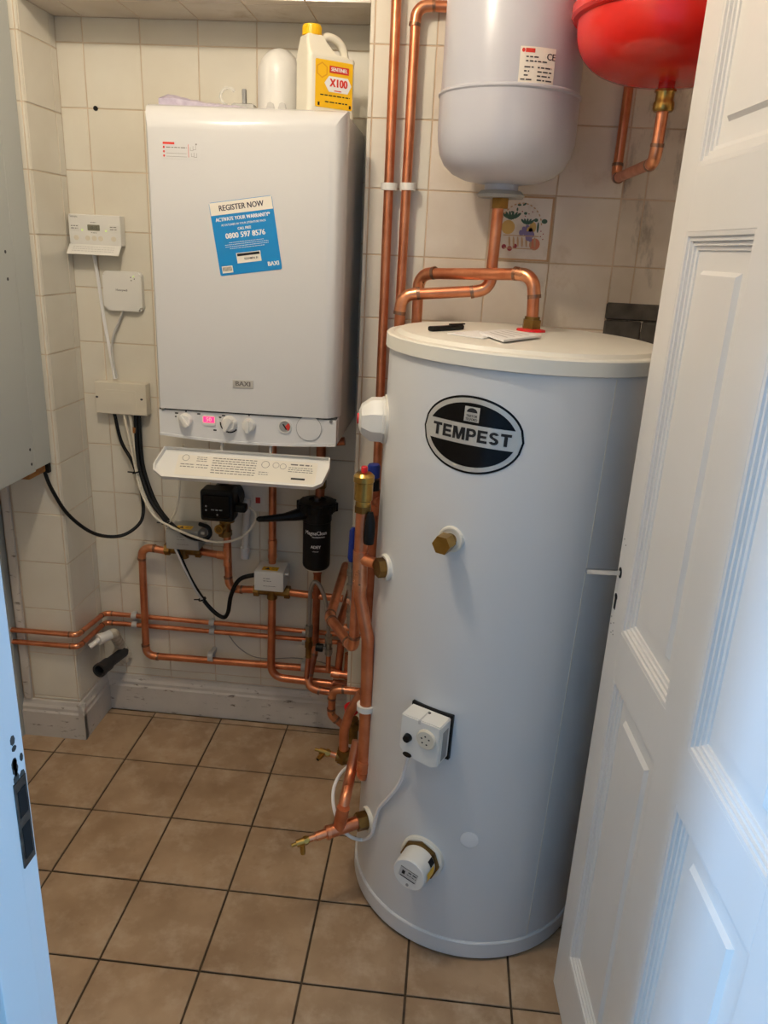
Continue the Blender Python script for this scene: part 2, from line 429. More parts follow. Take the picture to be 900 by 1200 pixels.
# right chimney-breast face behind the cylinder
bm = B(); box(bm, (XR, YF, 0), (RW + 0.1, 0.1, CE)); wr = struct('wall_right_face', bm, 'grout')
HX0, HX1, HZ0, HZ1 = 1.253, 1.44, 1.20, 1.395
def rskip(u, v): return HX0 < u < HX1 and HZ0 < v < HZ1
def rswap(u, v):
    if u > 1.26: return 'wall_tile_grimy'
    if u > 0.80: return 'wall_tile_aged'
    return 'wall_tile'
xs = [XR - TT, 0.666] + [0.807 + 0.15 * k for k in range(5)] + [RW]
zr = zrows(1.63 - 1.5, 0.128, CE)
FRIGHT = frame((0, YF, 0), (1, 0, 0), (0, 0, 1))
def is_fruit(u, v): return 0.957 < u < 1.107 and 1.48 < v < 1.63
xs = [XR - TT, 0.666] + [0.807 + 0.15 * k for k in range(4)] + [1.31, 1.407, RW]
tiles(wr, FRIGHT, xs, zr, g, TT, 'wall_tile', skip=lambda u, v: is_fruit(u, v) or (u > HX0 and HZ0 < v < HZ1), swap=rswap, uneven=0.0004)
# broken-out corner showing the old stone behind the tiles
for (x0, x1, z0, z1, t) in ((1.256, 1.466, 1.357, 1.397, 0.009), (1.256, 1.345, 1.20, 1.3565, 0.005), (1.3455, 1.466, 1.20, 1.3565, 0.0065)):
    bm = B(); box(bm, (x0, YF - t, z0), (x1, YF + 0.01, z1), bev=0.004, seg=1); obj('stone', bm, 'stone', wr)
# return of the right face into the alcove
FRr = frame((XR, 0, 0), (0, -1, 0), (0, 0, 1))
tiles(wr, FRr, [0.002, 0.035, 0.182], zr[:-3] + [ZC], g, TT, 'wall_tile')
# decorated fruit tile
fo = bpy.data.objects.new('tile', tile_mesh(0.15 - g - 0.001, 0.15 - g - 0.001, TT, 'wall_tile_aged')); COL.objects.link(fo); fo.parent = wr
fo.location = FRIGHT @ V(1.032, 1.555, -0.0005); fo.rotation_euler = FRIGHT.to_3x3().to_euler(); fo['label'] = 'decorated wall tile with a painted fruit basket'
def fprint(m, shapes):
    bm = B(); f = lambda u, v, w: Vector((u, v, TT + w))
    for i, s in enumerate(shapes): poly(bm, s, f, 0.0003 + 0.00002 * i + 0.00001 * len(m))
    me = bpy.data.meshes.new('print'); bm.to_mesh(me); bm.free(); me.materials.append(M[m])
    o = bpy.data.objects.new('print', me); COL.objects.link(o); o.parent = fo
u1 = 0.15 / 75.0                                      # picture units: 75 across the tile
def fe(cx, cy, a, b, rot=0, n=14): return ell(cx * u1, cy * u1, a * u1, b * u1, n, rot)
fprint('print_tan', [[(x0 * u1, y0 * u1), (x1 * u1, y0 * u1), (x1 * u1, y1 * u1), (x0 * u1, y1 * u1)] for x0, y0, x1, y1 in ((-35, 34, 36, 36), (34, -36, 36.5, 36), (-36, -36, 36, -34), (-36, -36, -34, 36))]
       + [fe(-12 + 5 * i, -15, 1.2, 6, 0.12) for i in range(7)] + [[(-18 * u1, -23 * u1), (20 * u1, -23 * u1), (20 * u1, -22 * u1), (-18 * u1, -22 * u1)], [(-20 * u1, -8.5 * u1), (22 * u1, -8.5 * u1), (22 * u1, -7.5 * u1), (-20 * u1, -7.5 * u1)]]
       + [fe(24 * math.cos(a), 2 + 26 * math.sin(a), 1.6, 0.8, a + PI / 2, 8) for a in [0.15 + 0.2 * i for i in range(15)]])
fprint('print_green', [fe(-20 + 3 * i, 14, 1.5, 5, (2.5 - i) * 0.35) for i in range(6)] + [fe(2 + 2.6 * i, 8, 1.3, 3.6, (2 - i) * 0.4) for i in range(5)]
       + [fe(-4, 26, 2.2, 1.2), fe(2, 27, 2.4, 1.2, 0.6), fe(-6, 21, 1, 2), fe(4, 17, 2, 1.6), fe(-12, 18, 1.6, 1), fe(17, 10, 2.5, 2), fe(27, 9, 3.4, 2.6), fe(20, 2, 1.2, 6), fe(-25, -11, 2.2, 4, -0.5)])
fprint('print_yellow', [fe(-15, 1, 8, 8), fe(14, 2, 4, 6), fe(11, -2, 4, 5)])
fprint('print_violet', [fe(x, y, 2.6, 3.6, 0.3) for x, y in ((4, -1), (8, 1), (12, -2), (1, -5), (6, -5), (10, -6), (14, -6), (9, -10), (12, -11))])
fprint('print_red', [fe(-18, -21, 2.8, 2.8), fe(-11, -23, 3, 2.8), fe(-5, -20, 2.6, 2.8)] + [fe(-8 + 4 * i, 14 + (i % 3) * 2.5, 0.7, 0.7) for i in range(6)] + [fe(24 + (i % 2) * 3, -2 - 3 * i, 0.7, 0.7) for i in range(4)])
fprint('print_orange', [fe(18, -17, 6.4, 6.8)])
# skirtings
SK = [(0.0, 0.0), (0.018, 0.0), (0.018, 0.088), (0.014, 0.094), (0.014, 0.104), (0.009, 0.112), (0.005, 0.124), (0.0, 0.126)]
def skirting(name, p0, p1, n):
    p0, p1, n = Vector(p0), Vector(p1), Vector(n); bm = B()
    A = [bm.verts.new(p0 + n * d + V(0, 0, z)) for d, z in SK]; C = [bm.verts.new(p1 + n * d + V(0, 0, z)) for d, z in SK]
    for i in range(len(SK)): bm.faces.new((A[i], A[(i + 1) % len(SK)], C[(i + 1) % len(SK)], C[i]))
    bm.faces.new(A); bm.faces.new(C[::-1]); return struct(name, bm, 'skirting_paint')
skirting('baseboard_back', (XL, 0, 0), (XR, 0, 0), (0, -1, 0))
skirting('baseboard_return', (XL, 0, 0), (XL, YF - 0.018, 0), (1, 0, 0))
skirting('baseboard_pier', (LW, YF, 0), (XL + 0.018, YF, 0), (0, -1, 0))
skirting('baseboard_right', (XR - 0.018, YF, 0), (RW, YF, 0), (0, -1, 0))
# boxing strip and old boarding at the left of the pier
bm = B(); box(bm, (-0.345, YF - 0.012, 0.128), (-0.321, YF, 1.9), bev=0.003); struct('trim_1', bm, 'skirting_paint')
bm = B(); box(bm, (-0.40, YF - 0.03, 0.0), (-0.352, YF, 1.9), bev=0.003); struct('trim_2', bm, 'cabinet_edge')
# side walls and the doorway wall
JX0, JX1, FT = 0.523, 1.275, 0.115
bm = B(); box(bm, (LW - 0.1, FRY, 0), (LW, 0.1, CE)); struct('wall_left', bm, 'plaster')
bm = B(); box(bm, (RW, FRY - FT, 0), (RW + 0.1, YF, CE)); struct('wall_right', bm, 'plaster')
bm = B(); box(bm, (LW, FRY - FT, 0), (JX0 - 0.03, FRY, CE)); box(bm, (JX1 + 0.03, FRY - FT, 0), (RW, FRY, CE)); box(bm, (JX0 - 0.03, FRY - FT, 2.02), (JX1 + 0.03, FRY, CE))
struct('wall_front', bm, 'plaster')
# the hall behind the doorway, daylit from a window at either end
for nm, x0, x1 in (('wall_hall_front_left', -2.2, LW), ('wall_hall_front_right', RW + 0.1, 3.6)):
    bm = B(); box(bm, (x0, FRY - FT, 0), (x1, FRY, CE)); struct(nm, bm, 'hall_paint')
bm = B(); box(bm, (-2.2, -3.9, 0), (3.6, -3.8, CE)); struct('wall_hall_back', bm, 'hall_paint')
for nm, x0, x1 in (('wall_hall_left', -2.2, -2.1), ('wall_hall_right', 3.5, 3.6)):
    bm = B(); box(bm, (x0, -3.8, 0), (x1, FRY - FT, 0.65)); box(bm, (x0, -3.8, 1.95), (x1, FRY - FT, CE)); box(bm, (x0, -3.8, 0.65), (x1, -3.4, 1.95)); box(bm, (x0, -2.3, 0.65), (x1, FRY - FT, 1.95)); struct(nm, bm, 'hall_paint')
# ------------------------------------------------------------------ door frame and door
jy = FRY - FT
df = thing('trim_3', None, None, (JX0, FRY, 0)); df['kind'] = 'structure'
bm = B(); box(bm, (JX0 - 0.03, jy, 0), (JX0, FRY, 2.02), bev=0.002); lin_l = obj('lining', bm, 'frame_paint', df)
bm = B(); box(bm, (JX1, jy, 0), (JX1 + 0.03, FRY, 2.02), bev=0.002); obj('lining', bm, 'frame_paint', df)
bm = B(); box(bm, (JX0 - 0.03, jy, 2.02), (JX1 + 0.03, FRY, 2.05), bev=0.002); obj('head', bm, 'frame_paint', df)
for x0, x1 in ((JX0, JX0 + 0.012), (JX1 - 0.012, JX1)):
    bm = B(); box(bm, (x0, jy + 0.02, 0), (x1, FRY - 0.042, 2.02), bev=0.003); obj('stop', bm, 'frame_paint', df)
for x0, x1 in ((JX0 - 0.085, JX0 - 0.008), (JX1 + 0.008, JX1 + 0.085)):
    bm = B(); box(bm, (x0, jy - 0.016, 0), (x1, jy, 2.09), bev=0.004); obj('architrave', bm, 'frame_paint', df)
    bm = B(); box(bm, (x0, FRY, 0), (x1, FRY + 0.004, 2.09), bev=0.001); obj('architrave', bm, 'frame_paint', df)
bm = B(); box(bm, (JX0, FRY - 0.024, 0.928), (JX0 + 0.0016, FRY - 0.005, 1.022)); sp = obj('strike_plate', bm, 'strike_metal', df, label='dark worn metal strike plate')
bm = B(); box(bm, (JX0 + 0.0016, FRY - 0.021, 0.983), (JX0 + 0.0020, FRY - 0.008, 1.012)); obj('latch_hole', bm, 'dark_hole', sp)
bm = B(); box(bm, (JX0 + 0.0016, FRY - 0.021, 0.936), (JX0 + 0.0020, FRY - 0.008, 0.972)); obj('bolt_hole', bm, 'dark_hole', sp)
bm = B()
for i in range(9):
    z = 1.022 + 0.006 * i * random.uniform(0.5, 1); y = FRY - 0.012 - random.uniform(-0.006, 0.008)
    prism(bm, ell(0, 0, random.uniform(0.002, 0.005), random.uniform(0.003, 0.007), 7), frame((JX0, y, z), (0, 1, 0), (0, 0, 1)), 0, 0.0006)
obj('paint_chip', bm, 'stone', df)
DK = 0.069
DU = V(DK, -1, 0).normalized()
FD = frame((1.21, -0.87, 0.006), DU, (0, 0, 1))
DW, DH, DT = 0.70, 1.975, 0.036
CO = ((0.07, 0.305), (0.395, 0.63)); RO = ((0.15, 0.795), (0.885, 1.533), (1.62, 1.87))
door = thing('door_1', None, None, FD @ V(0, 0, 0)); door['kind'] = 'structure'
for u0, u1 in ((0, 0.07), (0.63, DW)):
    bm = B(); box(bm, (u0, 0, -DT), (u1, DH, 0), FD, bev=0.0015); obj('stile', bm, 'door_paint', door)
for v0, v1 in ((0, 0.15), (0.795, 0.885), (1.533, 1.62), (1.87, DH)):
    bm = B(); box(bm, (0.0695, v0, -DT), (0.6305, v1, -0.0001), FD, bev=0.0008); obj('rail', bm, 'door_paint', door)
for v0, v1 in RO:
    bm = B(); box(bm, (0.305, v0 - 0.001, -DT), (0.395, v1 + 0.001, -0.0001), FD, bev=0.0008); obj('mullion', bm, 'door_paint', door)
def ring_loops(bm, u0, u1, v0, v1, loops, F):
    prev = None
    for d, w in loops:
        cur = [bm.verts.new(F @ Vector(p)) for p in ((u0 + d, v0 + d, w), (u1 - d, v0 + d, w), (u1 - d, v1 - d, w), (u0 + d, v1 - d, w))]
        if prev:
            for i in range(4): bm.faces.new((prev[i], prev[(i + 1) % 4], cur[(i + 1) % 4], cur[i]))
        prev = cur
    return prev
for u0, u1 in CO:
    for v0, v1 in RO:
        bm = B()
        p = ring_loops(bm, u0 - 0.001, u1 + 0.001, v0 - 0.001, v1 + 0.001, [(0, -DT + 0.004), (0, -0.015), (0.052, -0.015), (0.0575, -0.009), (0.06, -0.009)], FD); bm.faces.new(p); obj('panel', bm, 'door_paint', door, smooth=False)
        bm = B()
        ring_loops(bm, u0, u1, v0, v1, [(0, -0.0006), (0.002, -0.0008), (0.006, -0.0012), (0.007, -0.0045), (0.012, -0.0045), (0.0128, -0.0085), (0.018, -0.0085), (0.019, -0.0115), (0.024, -0.0125), (0.025, -0.0155)], FD)
        obj('moulding', bm, 'door_paint', door, smooth=False)
bm = B(); box(bm, (0.0130, 0.970, -0.004), (0.0215, 0.9785, 0.060), FD, bev=0.001); obj('spindle', bm, 'chrome', door, label='bare square steel handle spindle')
bm = B(); prism(bm, ell(0.0172, 0.974, 0.009, 0.010, 14), FD, 0, 0.0006); obj('spindle_hole', bm, 'dark_hole', door)
bm = B(); prism(bm, ell(0.0150, 0.927, 0.0075, 0.0060, 12), FD, 0, 0.0006); prism(bm, [(0.0095, 0.926), (0.0205, 0.926), (0.0195, 0.903), (0.0105, 0.903)], FD, 0, 0.0006); obj('keyhole', bm, 'dark_hole', door)
bm = B()
for u, v in ((0.012, 1.035), (0.024, 1.028), (0.010, 0.872), (0.026, 0.865), (0.008, 0.885), (0.018, 0.858), (0.024, 0.88), (0.03, 0.86)): prism(bm, ell(u, v, 0.0012, 0.0012, 8), FD, 0, 0.0005)
obj('screw_hole', bm, 'dark_hole', door)
# ------------------------------------------------------------------ ceiling pendant
pl = thing('ceiling_light', 'white ceiling lamp holder hanging on a short flex from the ceiling', 'lamp', (LAMP.x, LAMP.y, CE), None)
bm = B(); cyl(bm, (LAMP.x, LAMP.y, CE - 0.02), (LAMP.x, LAMP.y, CE), 0.045); obj('ceiling_rose', bm, 'white_plastic', pl)
bm = B(); sweep(bm, [(LAMP.x, LAMP.y, LAMP.z + 0.05), (LAMP.x, LAMP.y, CE - 0.02)], 0.003, 8); obj('flex', bm, 'white_plastic', pl)
bm = B(); cyl(bm, (LAMP.x, LAMP.y, LAMP.z + 0.045), (LAMP.x, LAMP.y, LAMP.z + 0.085), 0.018); obj('lamp_holder', bm, 'white_plastic', pl)
ld = bpy.data.lights.new('bulb_light', 'POINT'); ld.energy = 24; ld.color = (1.0, 0.87, 0.70); ld.shadow_soft_size = 0.045
lo = bpy.data.objects.new('bulb_light', ld); COL.objects.link(lo); lo.parent = pl; lo.location = LAMP - V(LAMP.x, LAMP.y, CE)
# ------------------------------------------------------------------ boiler
BX0, BX1, BZ0, BZ1, BY = 0.184, 0.631, 1.032, 1.772, -0.362
boiler = thing('wall_boiler', 'tall white wall-hung gas boiler with control panel and open drop-down flap', 'boiler', ((BX0 + BX1) / 2, 0, BZ0))
bm = B(); box(bm, (BX0 + 0.004, -0.325, BZ0 + 0.004), (BX1 - 0.002, -0.004, BZ1 - 0.006), bev=0.004); obj('case', bm, 'boiler_white', boiler)
# front cover: sides round off to the face, top slopes over
bm = B()
cov = [(0.0, -0.300), (0.0, -0.318), (0.004, -0.334), (0.013, -0.349), (0.024, -0.358), (0.036, BY)]
def cover_ring(i):
    d, y = cov[i]; dt = d * 1.5
    return [(BX0 + d * 0.4, y, 1.104), (BX1 - d * 1.0, y, 1.104), (BX1 - d * 1.0, y, BZ1 - dt), (BX0 + d * 0.4, y, BZ1 - dt)]
prev = None
for i in range(len(cov)):
    cur = [bm.verts.new(p) for p in cover_ring(i)]
    if prev:
        for k in range(4): bm.faces.new((prev[k], prev[(k + 1) % 4], cur[(k + 1) % 4], cur[k]))
    else: bm.faces.new(cur[::-1])
    prev = cur
bm.faces.new(prev); obj('front_cover', bm, 'boiler_white', boiler, angle=40)
bm = B(); box(bm, (BX0 + 0.006, -0.352, 1.099), (BX1 - 0.006, -0.31, 1.1045)); obj('seam', bm, 'seam_dark', boiler)
# control panel: face bows down in the middle
bm = B(); n = 16; pts = [(BX0 + 0.006, 1.099), (BX1 - 0.004, 1.099)] + [(BX1 - 0.004 - (BX1 - BX0 - 0.010) * i / n, 1.036 - 0.010 * math.sin(PI * i / n)) for i in range(n + 1)]
FPn = frame((0, 0, 0), (1, 0, 0), (0, 0, 1))
prism(bm, pts, FPn, 0.31, 0.356); panel = obj('control_panel', bm, 'boiler_panel', boiler)
bm = B(); pts2 = [(x, z + 0.006) for x, z in pts[2:]] + [(x, z) for x, z in pts[2:][::-1]]; prism(bm, pts2, FPn, 0.345, 0.359); obj('panel_lip', bm, 'boiler_panel', boiler)
PY = -0.356
def onp(px, py): return aty(px, py, PY)
FK = lambda p: frame((p.x, PY, p.z), (1, 0, 0), (0, 0, 1))
for (px, py, r, rot, ringed) in ((218, 492, 0.017, 0.6, False), (269, 496, 0.019, -0.5, True), (292, 498, 0.0165, 0.0, False)):
    p = onp(px, py); F = FK(p); bm = B()
    lathe(bm, [(r, 0), (r, 0.004), (r * 0.86, 0.014), (r * 0.8, 0.016), (0, 0.016)], F, 24)
    kn = obj('control_knob', bm, 'white_plastic', boiler)
    bm = B(); R2 = F @ Matrix.Rotation(rot, 4, 'Z'); box(bm, (-r * 0.28, -r * 0.92, 0.004), (r * 0.28, r * 0.92, 0.023), R2, bev=0.0015); obj('grip', bm, 'white_plastic', kn)
    if ringed:
        bm = B()
        for k in range(10):
            a0, a1 = PI * (0.98 + 0.08 * k), PI * (0.98 + 0.08 * (k + 1)); 
            poly(bm, [(r * 1.28 * math.cos(a0), r * 1.28 * math.sin(a0)), (r * 1.28 * math.cos(a1), r * 1.28 * math.sin(a1)), (r * 1.1 * math.cos(a1), r * 1.1 * math.sin(a1)), (r * 1.1 * math.cos(a0), r * 1.1 * math.sin(a0))], fmap(F), 0.0005)
        obj('scale_print', bm, 'black_ink', panel)
p = onp(245, 493); F = FK(p)
bm = B(); prism(bm, rrect(0.034, 0.024, 0.006), F, 0, 0.002); scr = obj('display', bm, 'white_plastic', boiler)
bm = B(); box(bm, (-0.0135, -0.004, 0.002), (0.0135, 0.010, 0.0024), F); obj('display_glow', bm, 'led_red', scr)
bm = B(); text(bm, '50', 0.014, fmap(F), 0.0, 0.003, 0.0027, 0.0004); obj('digits', bm, 'white_ink', scr)
p = onp(334, 500); F = FK(p)
bm = B(); lathe(bm, [(0.0165, 0), (0.0165, 0.003), (0.0140, 0.003), (0.0140, 0.001), (0, 0.001)], F, 24); gz = obj('pressure_gauge', bm, 'white_plastic', boiler)
bm = B(); poly(bm, ell(0, 0, 0.0136, 0.0136), fmap(F), 0.0014); obj('dial', bm, 'grey_plastic', gz)
bm = B(); box(bm, (-0.002, -0.008, 0.0015), (0.001, 0.008, 0.002), F @ Matrix.Rotation(0.6, 4, 'Z')); obj('needle', bm, 'black_ink', gz)
bm = B(); poly(bm, [(0, 0)] + [(0.0125 * math.cos(a), 0.0125 * math.sin(a)) for a in (-0.9, -0.5, 0.0, 0.5, 0.9)], fmap(F), 0.0017); obj('red_zone', bm, 'red_ink', gz)
p = onp(362, 502); F = FK(p)
bm = B(); lathe(bm, [(0.0310, 0.0001), (0.0302, 0.0012), (0, 0.0012)], F, 32); obj('clock_blank', bm, 'boiler_panel', boiler)
bm = B(); lathe(bm, [(0.0312, 0), (0.0312, 0.0016), (0.0304, 0.0016), (0.0304, 0)], F, 32); obj('clock_ring', bm, 'grey_plastic', boiler)
bm = B()
for px, py, w in ((207, 484, 0.008), (218, 482, 0.004), (233, 485, 0.008), (238, 490, 0.004), (262, 487, 0.008), (258, 489, 0.006), (252, 504, 0.008), (206, 488, 0.004), (292, 487, 0.003)):
    q = onp(px, py); rect(bm, -w / 2, -0.0016, w / 2, 0.0016, fmap(FK(q)), 0.0005)
obj('symbol_print', bm, 'black_ink', panel)
for px, py in ((191, 479), (388, 494)):
    bm = B(); q = onp(px, py); cyl(bm, (q.x, PY, q.z), (q.x, PY - 0.003, q.z), 0.004, n=12); obj('screw', bm, 'steel', boiler)
# open flap: shallow tray hanging from the panel
f0 = aty(192, 524, -0.352); f1 = aty(391, 541, -0.352); f2 = aty(178, 551, -0.402); f3 = aty(386, 571, -0.402)
zt = (f0.z + f1.z) / 2; zb = (f2.z + f3.z) / 2
FF = frame(((BX0 + BX1) / 2, -0.352, zt), (1, 0, 0), (0, -0.05, zb - zt)); FF = frame(((BX0 + BX1) / 2, -0.352, zt), (1, 0, 0), (0, 0.05, zt - zb))
FH = math.hypot(0.05, zt - zb) + 0.015; W2 = 0.207
outer = [(-W2, 0), (W2, 0), (W2 + 0.002, -FH * 0.35), (W2 - 0.010, -FH * 0.85), (W2 - 0.030, -FH), (-W2 + 0.012, -FH), (-W2 - 0.012, -FH * 0.80), (-W2 - 0.016, -FH * 0.62)]
flap = None
bm = B(); prism(bm, outer, FF, -0.003, 0.0); flap = obj('flap', bm, 'white_plastic', boiler)
bm = B(); inn = [(x * 0.985, -0.003 + (y + 0.003) * 0.93) for x, y in outer]
for i in range(len(outer)):
    j = (i + 1) % len(outer)
    a, b_, c, d = outer[i], outer[j], inn[j], inn[i]
    vs = [bm.verts.new(FF @ V(*p_, w)) for p_, w in ((a, 0), (b_, 0), (b_, 0.012), (a, 0.012), (d, 0.0), (c, 0.0), (c, 0.012), (d, 0.012))]
    for q in ((0, 1, 2, 3), (3, 2, 6, 7), (7, 6, 5, 4)): bm.faces.new([vs[k] for k in q])
bmesh.ops.remove_doubles(bm, verts=bm.verts, dist=0.0002); obj('flap_rim', bm, 'white_plastic', boiler)
bm = B(); ff = fmap(FF); prism(bm, [(-0.170, -0.014), (0.178, -0.012), (0.178, -FH + 0.012), (-0.170, -FH + 0.014)], FF, 0.0001, 0.0006); inst = obj('instruction_label', bm, 'paper', flap)
bm = B()
for k in range(7): scribble(bm, ff, -0.082, 0.028, -0.018 - 0.0068 * k, 0.0030, 0.001, k)
for k in range(2): scribble(bm, ff, -0.160, -0.125, -0.040 - 0.007 * k, 0.0028, 0.001, 20 + k); scribble(bm, ff, -0.120, -0.090, -0.040 - 0.007 * k, 0.0028, 0.001, 30 + k); scribble(bm, ff, 0.036, 0.060, -0.048 - 0.006 * k, 0.0024, 0.001, 40 + k)
for k in range(3): scribble(bm, ff, 0.108, 0.168, -0.030 - 0.0055 * k, 0.0024, 0.001, 50 + k)
scribble(bm, ff, 0.112, 0.164, -0.021, 0.0052, 0.001, 77)
for cx, cy, r in ((-0.150, -0.022, 0.009), (0.050, -0.026, 0.010), (0.076, -0.026, 0.008), (0.094, -0.028, 0.008)):
    for k in range(18):
        a0, a1 = 2 * PI * k / 18, 2 * PI * (k + 0.8) / 18; poly(bm, [(cx + r * math.cos(a0), cy + r * math.sin(a0)), (cx + r * math.cos(a1), cy + r * math.sin(a1)), (cx + 0.86 * r * math.cos(a1), cy + 0.86 * r * math.sin(a1)), (cx + 0.86 * r * math.cos(a0), cy + 0.86 * r * math.sin(a0))], ff, 0.001)
for k in range(3): scribble(bm, ff, -0.122, -0.096, -0.018 - 0.0055 * k, 0.0024, 0.001, 300 + k)
obj('small_print', bm, 'grey_ink', inst)
bm = B(); rect(bm, 0.118, -FH + 0.022, 0.152, -FH + 0.027, ff, 0.001); obj('barcode', bm, 'black_ink', inst)
for px in (260, 317):
    q0 = aty(px, 518, -0.350); bm = B(); box(bm, (q0.x - 0.003, -0.352, zt - 0.004), (q0.x + 0.003, -0.342, q0.z + 0.012)); obj('hinge', bm, 'light_grey', boiler)
# front stickers and badge
FY = BY - 0.0004
def sticker(parent, name, px, py, w, h, m, rot=0.0, y=FY):
    p = aty(px, py, y); F = frame((p.x, y, p.z), (math.cos(rot), 0, math.sin(rot)), (0, 0, 1)); F = frame((p.x, y, p.z), (math.cos(rot), 0, math.sin(rot)), (-math.sin(rot), 0, math.cos(rot)))
    bm = B(); prism(bm, rrect(w, h, 0.004), F, 0, 0.0004); return F, obj(name, bm, m, parent)
FSt, st = sticker(boiler, 'warranty_sticker', 288, 277, 0.144, 0.156, 'blue_sticker', 0.155)
st['label'] = 'blue and white warranty registration sticker'
fs = fmap(FSt); hw, hh = 0.072, 0.078
bm = B(); rect(bm, -hw + 0.001, hh - 0.0275, hw - 0.001, hh - 0.001, fs, 0.0007); obj('header', bm, 'paper', st)
bm = B(); text(bm, 'REGISTER NOW', 0.0170, fs, 0, hh - 0.0145, 0.001, 0.0004, 0.84); obj('lettering', bm, 'navy_ink', st)
bm = B(); text(bm, 'ACTIVATE YOUR WARRANTY*', 0.0112, fs, 0, hh - 0.0375, 0.0008, 0.0004, 0.80); text(bm, 'AS OUTLINED IN YOUR LITERATURE PACK', 0.0062, fs, 0, hh - 0.0495, 0.0008, 0.0001, 0.86)
text(bm, 'CALL FREE', 0.0082, fs, 0, hh - 0.060, 0.0008, 0.0003, 0.8); text(bm, '0800 597 8576', 0.0165, fs, 0, hh - 0.0735, 0.0008, 0.0006, 0.92)
for k in range(4): scribble(bm, fs, -0.05 + 0.01 * (k in (0, 3)), 0.05 - 0.01 * (k in (0, 3)), hh - 0.0875 - 0.0042 * k, 0.0013, 0.0008, 60 + k)
text(bm, 'BAXI', 0.0135, fs, hw - 0.018, -hh + 0.014, 0.0008, 0.0006, 0.9); obj('lettering', bm, 'white_ink', st)
bm = B(); rect(bm, -0.028, -hh + 0.023, 0.028, -hh + 0.045, fs, 0.0008); rect(bm, -0.066, -hh + 0.005, -0.041, -hh + 0.020, fs, 0.0008); obj('serial_label', bm, 'paper', st)
bm = B(); rect(bm, -0.026, -hh + 0.038, 0.026, -hh + 0.0435, fs, 0.0011)
for k in range(9): rect(bm, -0.064 + 0.0024 * k, -hh + 0.009, -0.0628 + 0.0024 * k, -hh + 0.018, fs, 0.0011)
text(bm, 'TD2148024_01', 0.0064, fs, 0.005, -hh + 0.031, 0.0011, 0.0002, 0.8); obj('print', bm, 'black_ink', st)
FSm, ss = sticker(boiler, 'rating_sticker', 212, 176, 0.092, 0.036, 'boiler_white')
fs = fmap(FSm); bm = B(); rect(bm, -0.040, 0.011, -0.014, 0.0155, fs, 0.0006)
for k in range(3): poly(bm, ell(-0.038, 0.005 - 0.0085 * k, 0.0022, 0.0026, 10), fs, 0.0006)
rect(bm, 0.0165, -0.014, 0.0175, 0.012, fs, 0.0006); obj('red_print', bm, 'red_ink', ss)
bm = B(); scribble(bm, fs, -0.033, 0.013, 0.005, 0.0026, 0.0006, 70); rect(bm, -0.033, -0.007, 0.013, -0.0064, fs, 0.0006); rect(bm, -0.033, -0.0135, 0.013, -0.0129, fs, 0.0006)
for x, y in ((0.024, 0.004), (0.030, 0.006), (0.026, -0.008), (0.032, -0.009)): rect(bm, x - 0.003, y - 0.0045, x + 0.003, y - 0.0039, fs, 0.0006); rect(bm, x + 0.003, y - 0.0045, x + 0.0036, y + 0.004, fs, 0.0006); rect(bm, x - 0.003, y - 0.0045, x - 0.0024, y + 0.003, fs, 0.0006)
rect(bm, 0.033, 0.011, 0.036, 0.014, fs, 0.0006); obj('print', bm, 'grey_ink', ss)
p = aty(285, 450, BY); F = frame((p.x, BY, p.z), (1, 0, 0), (0, 0, 1)); bm = B(); box(bm, (-0.025, -0.0095, 0), (0.025, 0.0095, 0.002), F, bev=0.0008); bd = obj('badge', bm, 'silver', boiler, label='small silver maker badge')
bm = B(); text(bm, 'BAXI', 0.0155, fmap(F), 0, 0, 0.0023, 0.0007, 1.1); obj('lettering', bm, 'grey_ink', bd)
# ------------------------------------------------------------------ things on top of the boiler
topz = BZ1 - 0.005
pb = aty(172, 112, -0.28)
bm = B(); rr = random.Random(3); nx, ny = 22, 8; g2 = []
for i in range(nx + 1):
    row = []
    for j in range(ny + 1):
        t = i / nx; s = j / ny
        x = 0.196 + 0.215 * t + 0.008 * math.sin(5 * s); y = -0.285 + 0.16 * s
        h = 0.024 * (1 - t) ** 0.7 + 0.007 + 0.004 * math.sin(9 * t + 3 * s) * (1 - t) + rr.uniform(-0.0015, 0.0015)
        if j in (0, ny) or i == 0 or i == nx: h *= 0.75
        row.append((x, y, h))
    g2.append(row)
tv = [[bm.verts.new((x, y, topz + h)) for x, y, h in r_] for r_ in g2]; bv = [[bm.verts.new((x, y, topz + max(0.0005, h * 0.12))) for x, y, h in r_] for r_ in g2]
for i in range(nx):
    for j in range(ny): bm.faces.new((tv[i][j], tv[i + 1][j], tv[i + 1][j + 1], tv[i][j + 1])); bm.faces.new((bv[i][j], bv[i][j + 1], bv[i + 1][j + 1], bv[i + 1][j]))
for i in range(nx): bm.faces.new((tv[i][0], bv[i][0], bv[i + 1][0], tv[i + 1][0])); bm.faces.new((tv[i][ny], tv[i + 1][ny], bv[i + 1][ny], bv[i][ny]))
for j in range(ny): bm.faces.new((tv[0][j], tv[0][j + 1], bv[0][j + 1], bv[0][j])); bm.faces.new((tv[nx][j], bv[nx][j], bv[nx][j + 1], tv[nx][j + 1]))
solo('plastic_bag', bm, 'lavender', 'crumpled lavender plastic bag of paperwork lying on top of the boiler', 'bag')
